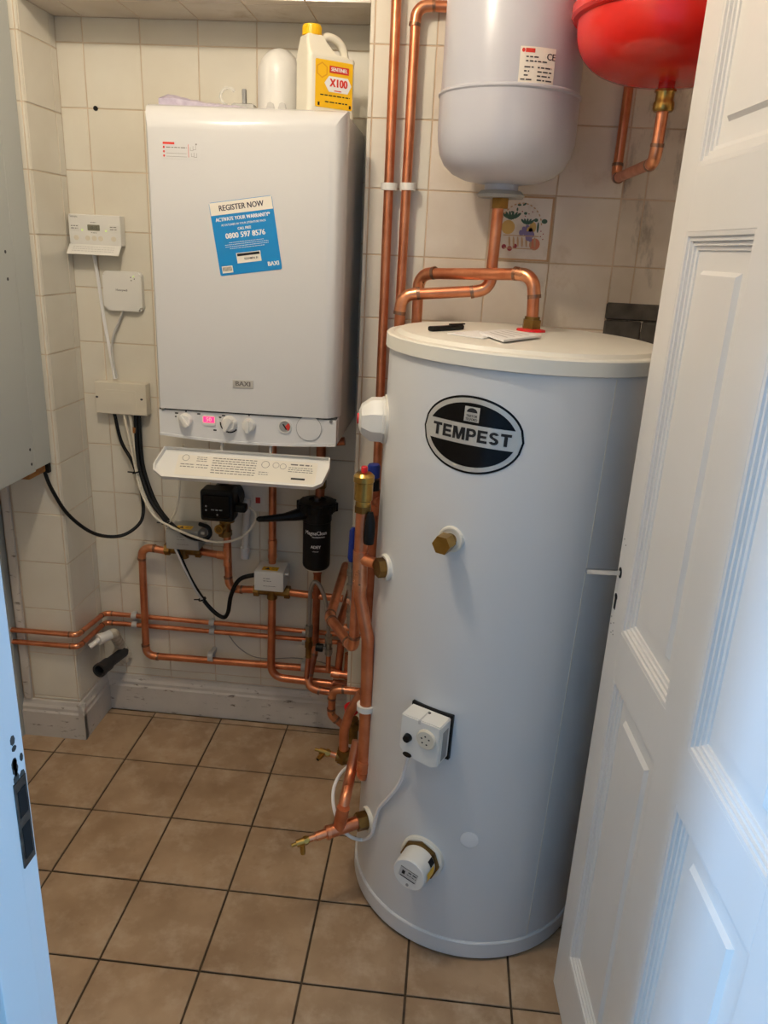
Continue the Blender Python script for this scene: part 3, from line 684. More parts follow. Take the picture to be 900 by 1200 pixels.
# roll of clear tape / scrap beside the wall
ct = thing('plastic_offcut', 'translucent plastic offcut with a dark clip lying on the boiler top', 'plastic scrap', (0.43, -0.10, topz))
q0 = aty(262, 96, -0.10)
bm = B(); lathe(bm, [(0.022, 0), (0.022, 0.004), (0.016, 0.004), (0.016, 0)], frame((q0.x + 0.012, -0.10, topz + 0.060), (1, 0, 0), (0, 0, 1)), 20, 0.6, 4.6); obj('hoop', bm, 'clear_plastic', ct)
bm = B()
box(bm, (q0.x + 0.02, -0.12, topz), (q0.x + 0.080, -0.08, topz + 0.045), bev=0.008); box(bm, (q0.x - 0.02, -0.115, topz), (q0.x + 0.03, -0.085, topz + 0.040), bev=0.006); obj('wrap', bm, 'clear_plastic', ct)
bm = B(); box(bm, (q0.x + 0.046, -0.107, topz + 0.040), (q0.x + 0.056, -0.095, topz + 0.078), bev=0.003); obj('clip', bm, 'grey_plastic', ct)
# flue elbow dome
d0 = aty(328, 92, -0.13)
dome = thing('flue_elbow', 'white domed flue elbow on top of the boiler behind the jug', 'flue', (d0.x, -0.13, topz))
R = 0.052
prof = [(0, 0), (R + 0.004, 0), (R + 0.004, 0.010), (R, 0.012), (R, 0.100)] + [(R * math.cos(a), 0.100 + R * 1.15 * math.sin(a)) for a in [PI / 2 * k / 9 for k in range(1, 9)]] + [(0, 0.100 + R * 1.15)]
bm = B(); lathe(bm, prof, Matrix.Translation((d0.x, -0.13, topz)), 32); obj('turret', bm, 'white_plastic', dome)
bm = B()
sweep(bm, spline([(d0.x - 0.05, -0.075, topz + 0.07), (d0.x - 0.02, -0.075, topz + 0.128), (d0.x + 0.03, -0.075, topz + 0.14), (d0.x + 0.062, -0.075, topz + 0.11)]), 0.0035, 8); obj('seal_ring', bm, 'clear_plastic', dome)
bm = B(); cyl(bm, (d0.x, -0.13, topz + 0.06), (d0.x, -0.003, topz + 0.06), 0.046, n=28); obj('flue_pipe', bm, 'white_plastic', dome)
for s in (-1, 1):
    bm = B(); Fc = frame((d0.x + 0.004 + 0.014 * s, -0.186, topz), (1, 0, 0), (0, 0, 1)); prism(bm, [(-0.011, 0.001), (0.011, 0.001), (0.011, 0.022), (0.006, 0.036), (0.0, 0.039), (-0.006, 0.036), (-0.011, 0.022)], Fc, -0.004, 0.002); obj('clamp', bm, 'light_grey', dome)
# inhibitor jug
jp = aty(380, 130, -0.20)
JY = -0.225
ja, jb = aty(349, 126, JY), aty(412, 134, JY)
jug = thing('inhibitor_jug', 'white plastic jug with yellow cap and yellow label on the boiler', 'jug', ((ja.x + jb.x) / 2, JY, topz))
jw = (jb.x - ja.x); FJ = frame(((ja.x + jb.x) / 2, JY, topz), (math.cos(0.62), math.sin(0.62), 0), (-math.sin(0.62), math.cos(0.62), 0))
w2, t2 = 0.0590, 0.037
bm = B()
def jug_ring(z, k, kt=None, ox=0): 
    kt = k if kt is None else kt
    return [bm.verts.new(FJ @ V(ox + x * k, y * kt, z)) for x, y in rrect(2 * w2, 2 * t2, 0.012, 4)]
rings = [jug_ring(0.0, 0.95), jug_ring(0.004, 1.0), jug_ring(0.016, 1.0), jug_ring(0.019, 0.985), jug_ring(0.112, 0.985), jug_ring(0.117, 1.0), jug_ring(0.122, 0.97), jug_ring(0.127, 0.60, 0.9, -0.0225), jug_ring(0.150, 0.42, 0.62, -0.031), jug_ring(0.160, 0.34, 0.56, -0.034), jug_ring(0.163, 0.27, 0.48, -0.034)]
bm.faces.new(rings[0][::-1]); bm.faces.new(rings[-1])
for A, C in zip(rings, rings[1:]):
    for i in range(len(A)): bm.faces.new((A[i], A[(i + 1) % len(A)], C[(i + 1) % len(A)], C[i]))
obj('body', bm, 'jug_white', jug)
bm = B(); sweep(bm, spline([FJ @ V(*p_) for p_ in ((-0.018, 0, 0.146), (-0.008, 0, 0.159), (0.004, 0, 0.165), (0.022, 0, 0.163), (0.037, 0, 0.154), (0.046, 0, 0.138), (0.050, 0, 0.118))], 6), 0.0090, 12); obj('handle', bm, 'jug_white', jug)
bm = B(); Fc = FJ @ Matrix.Translation((-0.034, 0, 0.162)); lathe(bm, [(0, 0), (0.0205, 0), (0.0205, 0.018), (0.0190, 0.0205), (0, 0.0205)], Fc, 28); cap = obj('cap', bm, 'cap_yellow', jug)
bm = B()
for k in range(28): a = 2 * PI * k / 28; box(bm, (0.0203, -0.0011, 0.001), (0.0214, 0.0011, 0.016), Fc @ Matrix.Rotation(a, 4, 'Z'))
obj('ribs', bm, 'cap_yellow', cap)
FL = FJ @ frame((0.004, -t2 * 0.985 - 0.0003, 0.066), (1, 0, 0), (0, 0, 1)); fl = fmap(FL)
bm = B(); prism(bm, rrect(0.092, 0.094, 0.003), FL, 0, 0.0005); lb = obj('label', bm, 'yellow', jug)
bm = B(); rect(bm, -0.012, 0.023, 0.036, 0.037, fl, 0.0007); text(bm, 'X100', 0.023, fl, 0.011, 0.003, 0.0012, 0.0011, 0.86); rect(bm, 0.0, -0.0125, 0.018, -0.0105, fl, 0.0012); obj('red_print', bm, 'red_ink', lb)
bm = B(); text(bm, 'SENTINEL', 0.0105, fl, 0.012, 0.030, 0.0010, 0.0004, 0.88); poly(bm, [(-0.024, 0.002), (-0.013, 0.0165), (0.034, 0.0165), (0.043, 0.002), (0.034, -0.0145), (-0.013, -0.0145)], fl, 0.0008); obj('white_print', bm, 'white_ink', lb)
bm = B(); scribble(bm, fl, -0.034, 0.040, -0.022, 0.0032, 0.0008, 81); scribble(bm, fl, -0.022, 0.034, -0.035, 0.0034, 0.0008, 83)
for x in (-0.040, 0.038): rect(bm, x, -0.044, x + 0.005, -0.037, fl, 0.0008)
obj('small_print', bm, 'black_ink', lb)
bm = B()
for k in range(6):
    a0, a1 = PI / 6 + PI / 3 * k, PI / 6 + PI / 3 * (k + 1)
    poly(bm, [(-0.030 + 0.015 * math.cos(a0), 0.026 + 0.016 * math.sin(a0)), (-0.030 + 0.015 * math.cos(a1), 0.026 + 0.016 * math.sin(a1)), (-0.030 + 0.012 * math.cos(a1), 0.026 + 0.013 * math.sin(a1)), (-0.030 + 0.012 * math.cos(a0), 0.026 + 0.013 * math.sin(a0))], fl, 0.0007)
obj('shield_print', bm, 'yellow_dark', lb)
# ------------------------------------------------------------------ controls on the alcove wall
def wall_frame(px, py, y=-TT):
    p = aty(px, py, y); return frame((p.x, y, p.z), (1, 0, 0), (0, 0, 1)), p
def panel_box(bm, F, w, h, d, bev=0.003, w0=0.0): box(bm, (-w / 2, -h / 2, w0), (w / 2, h / 2, d), F, bev=bev)
F, p = wall_frame(116.5, 270)
pg = thing('heating_programmer', 'white heating programmer with small display above the square receiver', 'programmer', p)
PW, PH, PD = 0.145, 0.078, 0.03
bm = B(); panel_box(bm, F, PW, PH, PD, 0.004); obj('body', bm, 'white_plastic', pg)
ff = fmap(F)
bm = B(); prism(bm, rrect(0.034, 0.015, 0.002), F @ Matrix.Translation((-0.002, 0.006, 0)), PD, PD + 0.0008); obj('display', bm, 'lcd', pg)
bm = B(); text(bm, '10:15', 0.010, ff, -0.002, 0.006, PD + 0.001, 0, 1.0); obj('digits', bm, 'seam_dark', pg)
for x in (-0.054, 0.053): bm = B(); box(bm, (x - 0.013, -0.003, PD), (x + 0.013, 0.016, PD + 0.0015), F, bev=0.001); obj('button', bm, 'white_plastic', pg)
for x in (-0.052, -0.020, -0.002, 0.016, 0.052): bm = B(); prism(bm, ell(x, -0.021, 0.007, 0.0065), F, PD, PD + 0.0012); obj('button', bm, 'cream_plastic', pg)
for x in (-0.034, 0.032): bm = B(); poly(bm, ell(x, -0.001, 0.0028, 0.0022, 10), ff, PD + 0.001); obj('indicator', bm, 'led_green', pg)
bm = B(); scribble(bm, ff, -0.064, -0.045, 0.009, 0.003, PD + 0.002, 91); scribble(bm, ff, 0.044, 0.062, 0.009, 0.003, PD + 0.002, 92); scribble(bm, ff, -0.064, -0.045, 0.003, 0.003, PD + 0.002, 94); scribble(bm, ff, 0.044, 0.062, 0.003, 0.003, PD + 0.002, 95); text(bm, 'Siemens', 0.008, ff, -0.056, 0.033, PD + 0.0005, 0, 0.8); scribble(bm, ff, -0.010, 0.006, 0.019, 0.002, PD + 0.0005, 96); scribble(bm, ff, -0.010, 0.006, -0.007, 0.002, PD + 0.0005, 97); obj('print', bm, 'grey_ink', pg)
bm = B(); Fx = F @ Matrix.Translation((0, -PH / 2 + 0.001, PD - 0.002)) @ Matrix.Rotation(math.radians(-42), 4, 'X'); box(bm, (-PW / 2 - 0.001, -0.034, -0.0012), (PW / 2 - 0.001, 0.0, 0.0012), Fx, bev=0.0006); fp = obj('flap', bm, 'white_plastic', pg)
bm = B()
for k in range(3): scribble(bm, fmap(Fx), -0.06, 0.055, -0.009 - 0.007 * k, 0.0025, 0.0016, 98 + k)
obj('print', bm, 'light_grey', fp)
F, p = wall_frame(146.5, 341)
rc = thing('wireless_receiver', 'square white wireless heating receiver beside the boiler', 'receiver', p)
bm = B(); prism(bm, rrect(0.110, 0.106, 0.012), F, 0, 0.018); bmesh.ops.bevel(bm, geom=[e for e in bm.edges if all(abs((F.inverted() @ v.co).z - 0.018) < 1e-5 for v in e.verts)], offset=0.006, segments=3, affect='EDGES'); obj('body', bm, 'white_plastic', rc)
bm = B(); text(bm, 'Honeywell', 0.0085, fmap(F), -0.002, 0.003, 0.0184, 0.0002, 0.9)
for x, y in ((0.026, 0.038), (0.034, 0.040), (0.027, 0.030), (0.036, 0.034)): poly(bm, ell(x, y, 0.0018, 0.0018, 8), fmap(F), 0.0184)
obj('print', bm, 'grey_ink', rc)
bm = B(); poly(bm, ell(0.034, 0.0405, 0.002, 0.002, 8), fmap(F), 0.0187); obj('indicator', bm, 'led_green', rc)
F, p = wall_frame(147, 465)
jb_ = thing('junction_box', 'cream plastic wiring junction box with black cables below', 'junction box', p)
bm = B(); panel_box(bm, F, 0.152, 0.092, 0.034, 0.003); obj('body', bm, 'cream_plastic', jb_)
bm = B(); prism(bm, rrect(0.092, 0.050, 0.004), F, 0.034, 0.0352); lid = obj('raised_panel', bm, 'cream_plastic', jb_)
bm = B(); prism(bm, rrect(0.074, 0.034, 0.003), F, 0.0352, 0.0360); obj('raised_field', bm, 'cream_plastic', lid)
for x in (-0.070, 0.062): bm = B(); prism(bm, ell(x, 0.002, 0.004, 0.003, 12), F, 0.034, 0.0346); obj('screw', bm, 'seam_dark', jb_)
# screw hole left in the wall
F, p = wall_frame(112, 127, -TT - 0.0005); bm = B(); cyl(bm, F @ V(0, 0, -0.004), F @ V(0, 0, 0.0015), 0.006, n=14); solo('wall_plug', bm, 'dark_hole', 'dark empty wall plug hole in a tile left of the boiler', 'wall plug')
# ------------------------------------------------------------------ wall cabinet at the left
cb = thing('wall_cabinet', 'grey metal wall cabinet at the left edge, seen from its side', 'cabinet', (-0.48, -0.40, 0.896))
CX, CZ0, CZ1, CY1, CY0 = -0.186, 0.896, 2.16, -0.193, -0.62
bm = B(); box(bm, (-0.78, CY0, CZ0), (CX - 0.002, CY1, CZ1), bev=0.002); obj('body', bm, 'cabinet_grey', cb)
bm = B(); box(bm, (CX - 0.002, CY0, CZ0 - 0.004), (CX, CY1 - 0.083, CZ1), bev=0.0005); obj('side_panel', bm, 'cabinet_grey', cb)
bm = B(); box(bm, (CX - 0.002, CY1 - 0.082, CZ0), (CX, CY1, CZ1), bev=0.0005); obj('side_strip', bm, 'cabinet_grey', cb)
for px, py in ((6, 295), (9, 327), (35, 527), (37, 544)):
    q = atx(px, py, CX); bm = B(); prism(bm, ell(0, 0, 0.0035, 0.004, 12), frame((CX, q.y, q.z), (0, 1, 0), (0, 0, 1)), 0, 0.001); obj('screw_hole', bm, 'seam_dark', cb)
bm = B(); q = aty(32, 551, -0.26); box(bm, (-0.235, -0.30, CZ0 - 0.022), (-0.192, -0.215, CZ0), bev=0.003); obj('wood_batten', bm, 'wood', cb)
bm = B(); box(bm, (-0.206, -0.212, CZ0 - 0.028), (-0.186, -0.196, CZ0), bev=0.003); obj('cable_gland', bm, 'rubber', cb)
# ------------------------------------------------------------------ waste pipes through the wall at the lower left
e0 = aty(116, 786, -0.150); e1 = aty(146, 763, -0.012)
ws = thing('waste_pipe', 'black plastic waste pipe with open end by the left skirting', 'pipe', e1)
d = (e0 - e1)
bm = B(); F = axis_frame(e1, d); L = d.length
lathe(bm, [(0.0165, 0), (0.0165, L - 0.05), (0.0205, L - 0.048), (0.0205, L - 0.014), (0.0225, L - 0.012), (0.0225, L), (0.0165, L), (0.0165, L - 0.06), (0, L - 0.06)], F, 24); obj('pipe', bm, 'waste_black', ws)
bm = B(); cyl(bm, e1 + d * (1 - 0.03 / L), e1 + d * (1 - 0.028 / L), 0.0164); obj('bore', bm, 'dark_hole', ws)
wf = thing('overflow_elbow', 'white plastic overflow elbow stuck with foam above the black waste pipe', 'pipe', aty(150, 770, -0.01))
n0, n1, n2, n3 = aty(105, 758, -0.150), aty(117, 749, -0.125), aty(133, 742, -0.085), aty(141, 756, -0.020)
bm = B(); sweep(bm, [n0, n0.lerp(n1, 0.98)], 0.0085, 14); obj('nozzle', bm, 'white_plastic', wf)
bm = B(); sweep(bm, [n1, n1.lerp(n2, 0.8)], 0.0155, 16); sweep(bm, [n1.lerp(n2, -0.10), n1.lerp(n2, 0.25)], 0.0170, 16); obj('coupling', bm, 'white_plastic', wf)
bm = B(); sweep(bm, [n1.lerp(n2, 0.78)] + arc(n1.lerp(n2, 0.6), n2, n3, 0.02) + [n3], 0.0165, 16); obj('elbow', bm, 'foam', wf)
bm = B(); c0 = aty(144, 766, -0.012); bmesh.ops.create_icosphere(bm, subdivisions=3, radius=1.0)
for v_ in bm.verts:
    k = 1 + 0.18 * math.sin(7 * v_.co.x + 3) * math.sin(6 * v_.co.z + 1) + 0.1 * math.sin(15 * v_.co.y + 11 * v_.co.x)
    v_.co = c0 + V(v_.co.x * 0.030 * k, v_.co.y * 0.010, v_.co.z * 0.038 * k)
obj('expanding_foam', bm, 'foam', wf)
# ------------------------------------------------------------------ pipework in the alcove
r15, r22, r28 = 0.0077, 0.0113, 0.0142
yb = -0.022
for nm, (pa, pb_, side) in {'upper of the two thin copper pipes running along the wall low in the alcove': ((82, 743), (118, 718), 0.372), 'lower of the two thin copper pipes running along the wall low in the alcove': ((85, 757), (120, 729), 0.332)}.items():
    za = aty(pa[0], pa[1], YF - 0.02).z; zb_ = aty(pb_[0], pb_[1], yb).z
    xe = aty(412, 746 if side > 0.35 else 756, yb).x
    ze = aty(355, 741 if side > 0.35 else 749, yb).z
    off = 0.0 if side > 0.35 else 0.0
    pipe(nm, [(-0.42, YF - 0.022, za - 0.002), (XL + 0.022, YF - 0.022, za), (XL + 0.022, yb, zb_), (0.63, yb, (ze + zb_) / 2)], r15, bend=0.016)
def clip(label, px, py, y, r, m='light_grey', n=1, dz=0.0, upright=False):
    p = aty(px, py, y); t = thing('pipe_clip', label, 'pipe clip', (p.x, y, p.z), 'pipe clips')
    for k in range(n):
        bm = B(); F = Matrix.Translation((p.x, y, p.z - 0.007)) if upright else frame((p.x - 0.0065, y, p.z - k * dz), (0, 1, 0), (0, 0, 1))
        lathe(bm, [(r * 1.02, 0), (r * 1.5, 0), (r * 1.5, 0.016), (r * 1.02, 0.016)], F, 16); obj('collar', bm, m, t)
    bm = B(); box(bm, (p.x - 0.006, y + r, p.z - 0.008 - (n - 1) * dz), (p.x + 0.006, -0.004 if y > -0.15 else YF - 0.004, p.z + 0.008)); obj('base', bm, m, t)
    return t
clip('white double pipe clip on the thin pipes beside the waste pipe', 157, 721.5, yb, r15, n=2, dz=0.031)
clip('white double pipe clip on the thin pipes below the black valve cable', 248, 729.5, yb, r15, n=2, dz=0.031)
clip('white double pipe clip on the thin pipes left of the filling loop', 357, 741.5, yb, r15, n=2, dz=0.031)
clip('white pipe clip on the lowest long copper pipe near its middle', 247, 769, -0.05, r22)
clip('white pipe clip on the lowest long copper pipe near the filling loop', 356, 780.5, -0.05, r22)
A = lambda px, py, y=-0.05: aty(px, py, y)
pa = pipe('copper pipe loop dropping from the left motorised valve and running along above the skirting', [A(197, 646), A(166, 640.5), A(171.5, 768), A(400, 786)], r22)
# zone valves
def zone_valve(label, bx0, bx1, py, hx0, hx1, hy0, hy1, y, hm, lbl):
    a = aty(bx0, py, y); b = aty(bx1, py + (bx1 - bx0) * 0.075, y); a.z = b.z = (a.z + b.z) / 2
    t = thing('motorised_valve', label, 'valve', (a + b) / 2, 'motorised valves')
    bm = B(); L = (b - a).length
    sweep(bm, [a, b], 0.0135, 16); obj('body', bm, 'brass_old', t)
    for s in (0, 1):
        bm = B(); e = a if s == 0 else b; o_ = V(1 if s == 0 else -1, 0, 0); nut(bm, e, e + o_ * 0.016, 0.0195); obj('union_nut', bm, 'brass_old', t)
    c = (a + b) / 2
    bm = B(); cyl(bm, c, c + V(0, 0, 0.028), 0.016); cyl(bm, c - V(0, 0, 0.024), c, 0.0155); obj('port', bm, 'brass_old', t)
    q0, q1 = aty(hx0, hy0, y - 0.02), aty(hx1, hy1, y - 0.02)
    zlo = c.z + 0.019; zhi = zlo + 0.062
    bm = B(); box(bm, (q0.x, y - 0.045, zlo), (q1.x, y + 0.040, zhi), bev=0.003); hd = obj('actuator_head', bm, hm, t)
    bm = B(); xm = (q0.x + q1.x) / 2; f = fmap(frame((xm, y, zhi), (1, 0, 0), (0, 1, 0)))
    rect(bm, -0.024, -0.034, 0.024, -0.006, f, 0.0006); obj('warning_label', bm, lbl, hd)
    bm = B(); poly(bm, [(-0.016, -0.028), (0.000, -0.028), (-0.008, -0.012)], f, 0.001); scribble(bm, f, 0.004, 0.022, -0.014, 0.003, 0.001, 5); scribble(bm, f, 0.004, 0.022, -0.024, 0.003, 0.001, 6); obj('print', bm, 'seam_dark', hd)
    bm = B(); f2 = fmap(frame((xm, y - 0.045, (zlo + zhi) / 2), (1, 0, 0), (0, 0, 1))); scribble(bm, f2, -0.016, 0.006, 0.010, 0.003, 0.0006, 8); scribble(bm, f2, -0.016, 0.008, 0.002, 0.003, 0.0006, 9); scribble(bm, f2, -0.016, 0.022, -0.014, 0.0022, 0.0006, 10); obj('print', bm, 'grey_ink', hd)
    bm = B(); cyl(bm, (q1.x, y - 0.02, zhi - 0.014), (q1.x + 0.010, y - 0.02, zhi - 0.014), 0.004, n=10); obj('lever', bm, 'white_plastic', t)
    return t, a, b, c, (q0, q1, zlo, zhi)
zv1, v1a, v1b, v1c, h1 = zone_valve('grey-headed motorised valve behind the cables at the left', 194, 236, 643, 197, 236, 615, 640, -0.05, 'shaded_head_grey', 'yellow')
zv2, v2a, v2b, v2c, h2 = zone_valve('white-headed motorised valve in the middle below the pump', 298, 340, 691, 300, 334, 665, 690, -0.07, 'white_plastic', 'yellow')
pB = pipe('copper pipe dropping from the pump and bending right into the white-headed valve', [A(265.5, 612, -0.07), A(268.5, 690, -0.07), V(v2a.x + 0.002, -0.07, v2a.z)], r22)
tee = A(266.5, 648, -0.07)
bm = B(); sweep(bm, [V(tee.x, -0.07, v1b.z + 0.03), V(tee.x, -0.07, v1b.z - 0.03)], r22 * 1.12, 14); sweep(bm, [V(tee.x, -0.07, v1b.z), V(tee.x - 0.030, -0.066, v1b.z)], r22 * 1.12, 14); obj('tee', bm, 'copper_bright', pB)
pipe('short copper stub joining the left valve to the pump pipe', [V(v1b.x - 0.003, -0.05, v1b.z), V(tee.x - 0.020, -0.068, v1b.z)], r22)
pipe('copper pipe leaving the white-headed valve to the right', [V(v2b.x - 0.002, -0.07, v2b.z), V(aty(402, 703, -0.07).x, -0.075, v2b.z - 0.004)], r22)
pc = pipe('vertical copper pipe coming down from the boiler onto the white-headed valve', [V(aty(320, 560, -0.05).x, -0.05, BZ0 - 0.002), A(319, 668, -0.045)], r22)
sleeve(pc, A(319.5, 632, -0.049), A(319.2, 655, -0.046), r22 * 1.13)
pd = pipe('copper pipe dropping below the white-headed valve and turning right along the skirting', [v2c - V(0, 0, 0.018), A(317.5, 793, -0.07), A(425, 806, -0.07)], r22 * 1.08, bend=0.04, fit=False)
pipe('short dark copper pipe stub ending below the right corner of the boiler', [aty(370, 519, -0.14), aty(404, 517, -0.14)], r22, m='copper_dull')
# circulation pump
pp = A(261, 587, -0.105)
pump = thing('circulation_pump', 'black circulation pump hanging under the boiler beside the cables', 'pump', pp)
F = frame((pp.x, -0.125, pp.z), (1, 0, 0), (0, 0, 1))
bm = B(); box(bm, (-0.052, -0.048, -0.030), (0.044, 0.046, 0.030), F, bev=0.010, seg=3); hd = obj('control_head', bm, 'black_plastic', pump)
bm = B(); box(bm, (-0.043, -0.034, 0.026), (0.036, 0.032, 0.034), F, bev=0.006, seg=2); obj('front_plate', bm, 'black_gloss', hd)
bm = B(); scribble(bm, fmap(F), -0.018, 0.014, -0.010, 0.005, 0.0346, 4); poly(bm, ell(-0.032, 0.0, 0.003, 0.003, 8), fmap(F), 0.0346); poly(bm, ell(-0.032, -0.012, 0.003, 0.003, 8), fmap(F), 0.0346); poly(bm, ell(0.0, -0.024, 0.003, 0.003, 8), fmap(F), 0.0346); obj('print', bm, 'grey_plastic', hd)
bm = B(); cyl(bm, F @ V(0, 0, -0.085), F @ V(0, 0, -0.028), 0.047, n=28); obj('motor', bm, 'black_plastic', pump)
bm = B(); cyl(bm, V(pp.x + 0.003, -0.07, pp.z - 0.075), V(pp.x + 0.003, -0.07, pp.z + 0.10), 0.020, n=20); obj('volute', bm, 'brass_old', pump)
bm = B(); box(bm, (0.042, -0.022, -0.020), (0.074, 0.0, 0.012), F, bev=0.005); obj('plug', bm, 'black_plastic', pump)
gv = A(264, 618, -0.07)
gate = thing('isolation_valve', 'brass isolation valve with round port directly below the black pump', 'valve', gv - V(0, 0, 0.02))
bm = B(); cyl(bm, gv - V(0, 0, 0.024), gv + V(0, 0, 0.022), 0.0165); nut(bm, gv - V(0, 0, 0.026), gv - V(0, 0, 0.010), 0.0205); obj('body', bm, 'brass_old', gate)
bm = B(); cyl(bm, gv + V(-0.006, -0.012, 0.002), gv + V(-0.010, -0.034, 0.004), 0.014); obj('spindle_boss', bm, 'brass', gate)
bm = B(); cyl(bm, gv + V(-0.010, -0.034, 0.004), gv + V(-0.0104, -0.036, 0.004), 0.009); obj('screw_slot', bm, 'brass_old', gate)
# fused spur behind the pump
F, p = wall_frame(300, 582)
fsu = thing('fused_spur', 'white switched fused spur with red neon on the wall behind the pump', 'switch', p)
bm = B(); panel_box(bm, F, 0.086, 0.086, 0.012, 0.003); obj('plate', bm, 'white_plastic', fsu)
bm = B(); box(bm, (-0.020, -0.014, 0.012), (-0.006, 0.010, 0.016), F, bev=0.001); obj('rocker', bm, 'white_plastic', fsu)
bm = B(); box(bm, (0.002, -0.016, 0.012), (0.016, 0.002, 0.0135), F, bev=0.0005); obj('neon', bm, 'red_ink', fsu)
# white plastic conduit
q0, q1 = A(290, 596, -0.022), A(287, 646, -0.022)
cdt = thing('condensate_pipe', 'white plastic condensate pipe on the wall between the pump and the filter', 'pipe', q1)
bm = B(); sweep(bm, [q0 + V(0, 0, 0.03), q1], 0.0105, 14); obj('tube', bm, 'white_plastic', cdt)
bm = B(); sweep(bm, [q1 + V(0, 0, 0.014), q1 - V(0, 0, 0.012), q1 - V(0, 0, 0.022)], 0.0135, 16); sweep(bm, [q1 - V(0, 0, 0.006), q1 + V(0, 0.018, -0.006)], 0.013, 14); obj('elbow', bm, 'white_plastic', cdt)
# magnetic filter
mc = A(371, 640, -0.10)
mf_ = thing('magnetic_filter', 'black magnetic system filter with long spanner handle under the boiler', 'filter', mc - V(0, 0, 0.06))
zt_ = A(371, 598, -0.10).z; zb_ = A(371, 664, -0.10).z
bm = B(); lathe(bm, [(0, zb_), (0.034, zb_), (0.0385, zb_ + 0.006), (0.040, zb_ + 0.012), (0.040, zt_ - 0.03), (0.042, zt_ - 0.028), (0.042, zt_), (0, zt_)], Matrix.Translation((mc.x, -0.10, 0)), 32); body = obj('canister', bm, 'black_plastic', mf_)
bm = B(); lathe(bm, [(0.040, zt_), (0.054, zt_ + 0.003), (0.056, zt_ + 0.010), (0.056, zt_ + 0.022), (0.050, zt_ + 0.030), (0.026, zt_ + 0.033), (0.024, zt_ + 0.028), (0, zt_ + 0.028)], Matrix.Translation((mc.x, -0.10, 0)), 32)
for k in range(10): a = 2 * PI * k / 10; cyl(bm, V(mc.x + 0.052 * math.cos(a), -0.10 + 0.052 * math.sin(a), zt_ + 0.003), V(mc.x + 0.052 * math.cos(a), -0.10 + 0.052 * math.sin(a), zt_ + 0.026), 0.008, n=10)
obj('lock_ring', bm, 'black_plastic', mf_)
hz = zt_ + 0.012
hl = aty(303, 608.5, -0.16); hq = [aty(353, 602, -0.125), aty(345, 604, -0.135), aty(333, 606, -0.145), aty(318, 607.5, -0.155)]; bm = B()
sweep(bm, [V(mc.x - 0.01, -0.110, hq[0].z + 0.002)] + hq + [hl, hl + V(-0.006, 0, 0)], 0.01, 10, rads=[0.020, 0.019, 0.016, 0.0115, 0.0095, 0.008, 0.004]); obj('handle', bm, 'black_plastic', mf_)
bm = B(); cyl(bm, V(mc.x, -0.10, zt_ + 0.026), V(mc.x, -0.10, zt_ + 0.038), 0.010); obj('bleed_screw', bm, 'steel', mf_)
fc = lambda u, v, w: V(mc.x + (0.0404 + w) * math.sin(u / 0.040 - 0.05), -0.10 - (0.0404 + w) * math.cos(u / 0.040 - 0.05), v)
zl = (zt_ * 0.62 + zb_ * 0.38)
bm = B(); text(bm, 'MagnaClean', 0.0165, fc, 0.006, zl + 0.010, 0.0004, 0.0003, 0.82); text(bm, 'PROFESSIONAL', 0.0065, fc, 0.014, zl - 0.002, 0.0004, 0.0001, 0.85); text(bm, 'ADEY', 0.0125, fc, 0.006, zl - 0.032, 0.0004, 0.0004, 0.9); text(bm, 'adey.com', 0.005, fc, 0.006, zl - 0.045, 0.0004, 0, 0.9); obj('lettering', bm, 'white_ink', body)
bm = B(); cyl(bm, V(mc.x, -0.10, zb_ - 0.006), V(mc.x, -0.10, zb_ + 0.002), 0.030, n=24); obj('drain_cap', bm, 'cream_plastic', mf_)
bm = B(); sweep(bm, [V(mc.x, -0.065, zt_ + 0.02), V(mc.x, -0.055, zt_ + 0.05), V(mc.x, -0.055, BZ0)], 0.0135, 14); obj('inlet', bm, 'copper_dull', mf_)
bm = B(); nut(bm, V(mc.x, -0.055, zt_ + 0.055), V(mc.x, -0.055, zt_ + 0.075), 0.019); obj('union_nut', bm, 'brass_old', mf_)
bm = B(); sweep(bm, [V(mc.x, -0.088, zb_ - 0.006), V(mc.x, -0.075, zb_ - 0.03)], 0.0135, 14); obj('outlet', bm, 'copper_dull', mf_)
pipe('copper pipe from the filter down behind the filling loop, stepping forward low', [V(mc.x, -0.075, zb_ - 0.025), A(369, 760, -0.075), aty(360, 806, -0.135), aty(392, 812, -0.135)], r22, m='copper_dull', mf='copper')
# filling loop
fl_ = thing('filling_loop', 'braided steel filling loop hose with black tap knob under the filter', 'hose', A(374, 760, -0.12))
hp = [A(362.5, 735, -0.115), A(363, 712, -0.115), A(364, 692, -0.12), A(368.5, 682, -0.125), A(375, 687, -0.125), A(381, 703, -0.125), A(384.5, 728, -0.125), A(385, 746, -0.125)]
bm = B(); sweep(bm, spline(hp), 0.0062, 12); obj('braided_hose', bm, 'braid', fl_)
for a_, b_ in (((362.5, 733), (362, 745)), ((385, 744), (385, 756))):
    bm = B(); nut(bm, A(*a_, -0.12), A(*b_, -0.12), 0.0115); obj('union_nut', bm, 'steel', fl_)
bm = B(); sweep(bm, [A(362, 743, -0.12), A(361.5, 770, -0.12)], 0.0092, 14); nut(bm, A(362, 752, -0.12), A(362, 758, -0.12), 0.0125); obj('valve_body', bm, 'brass_old', fl_)
bm = B(); sweep(bm, [A(385, 754, -0.125), A(385, 768, -0.125)], 0.0088, 14); nut(bm, A(385, 760, -0.125), A(385, 766, -0.125), 0.0125); obj('valve_body', bm, 'steel', fl_)
k0 = A(374, 759, -0.13)
bm = B(); cyl(bm, k0 + V(-0.010, 0, 0.001), k0 + V(0.012, 0, 0), 0.0125, bev=0.002); obj('tap_knob', bm, 'black_plastic', fl_)
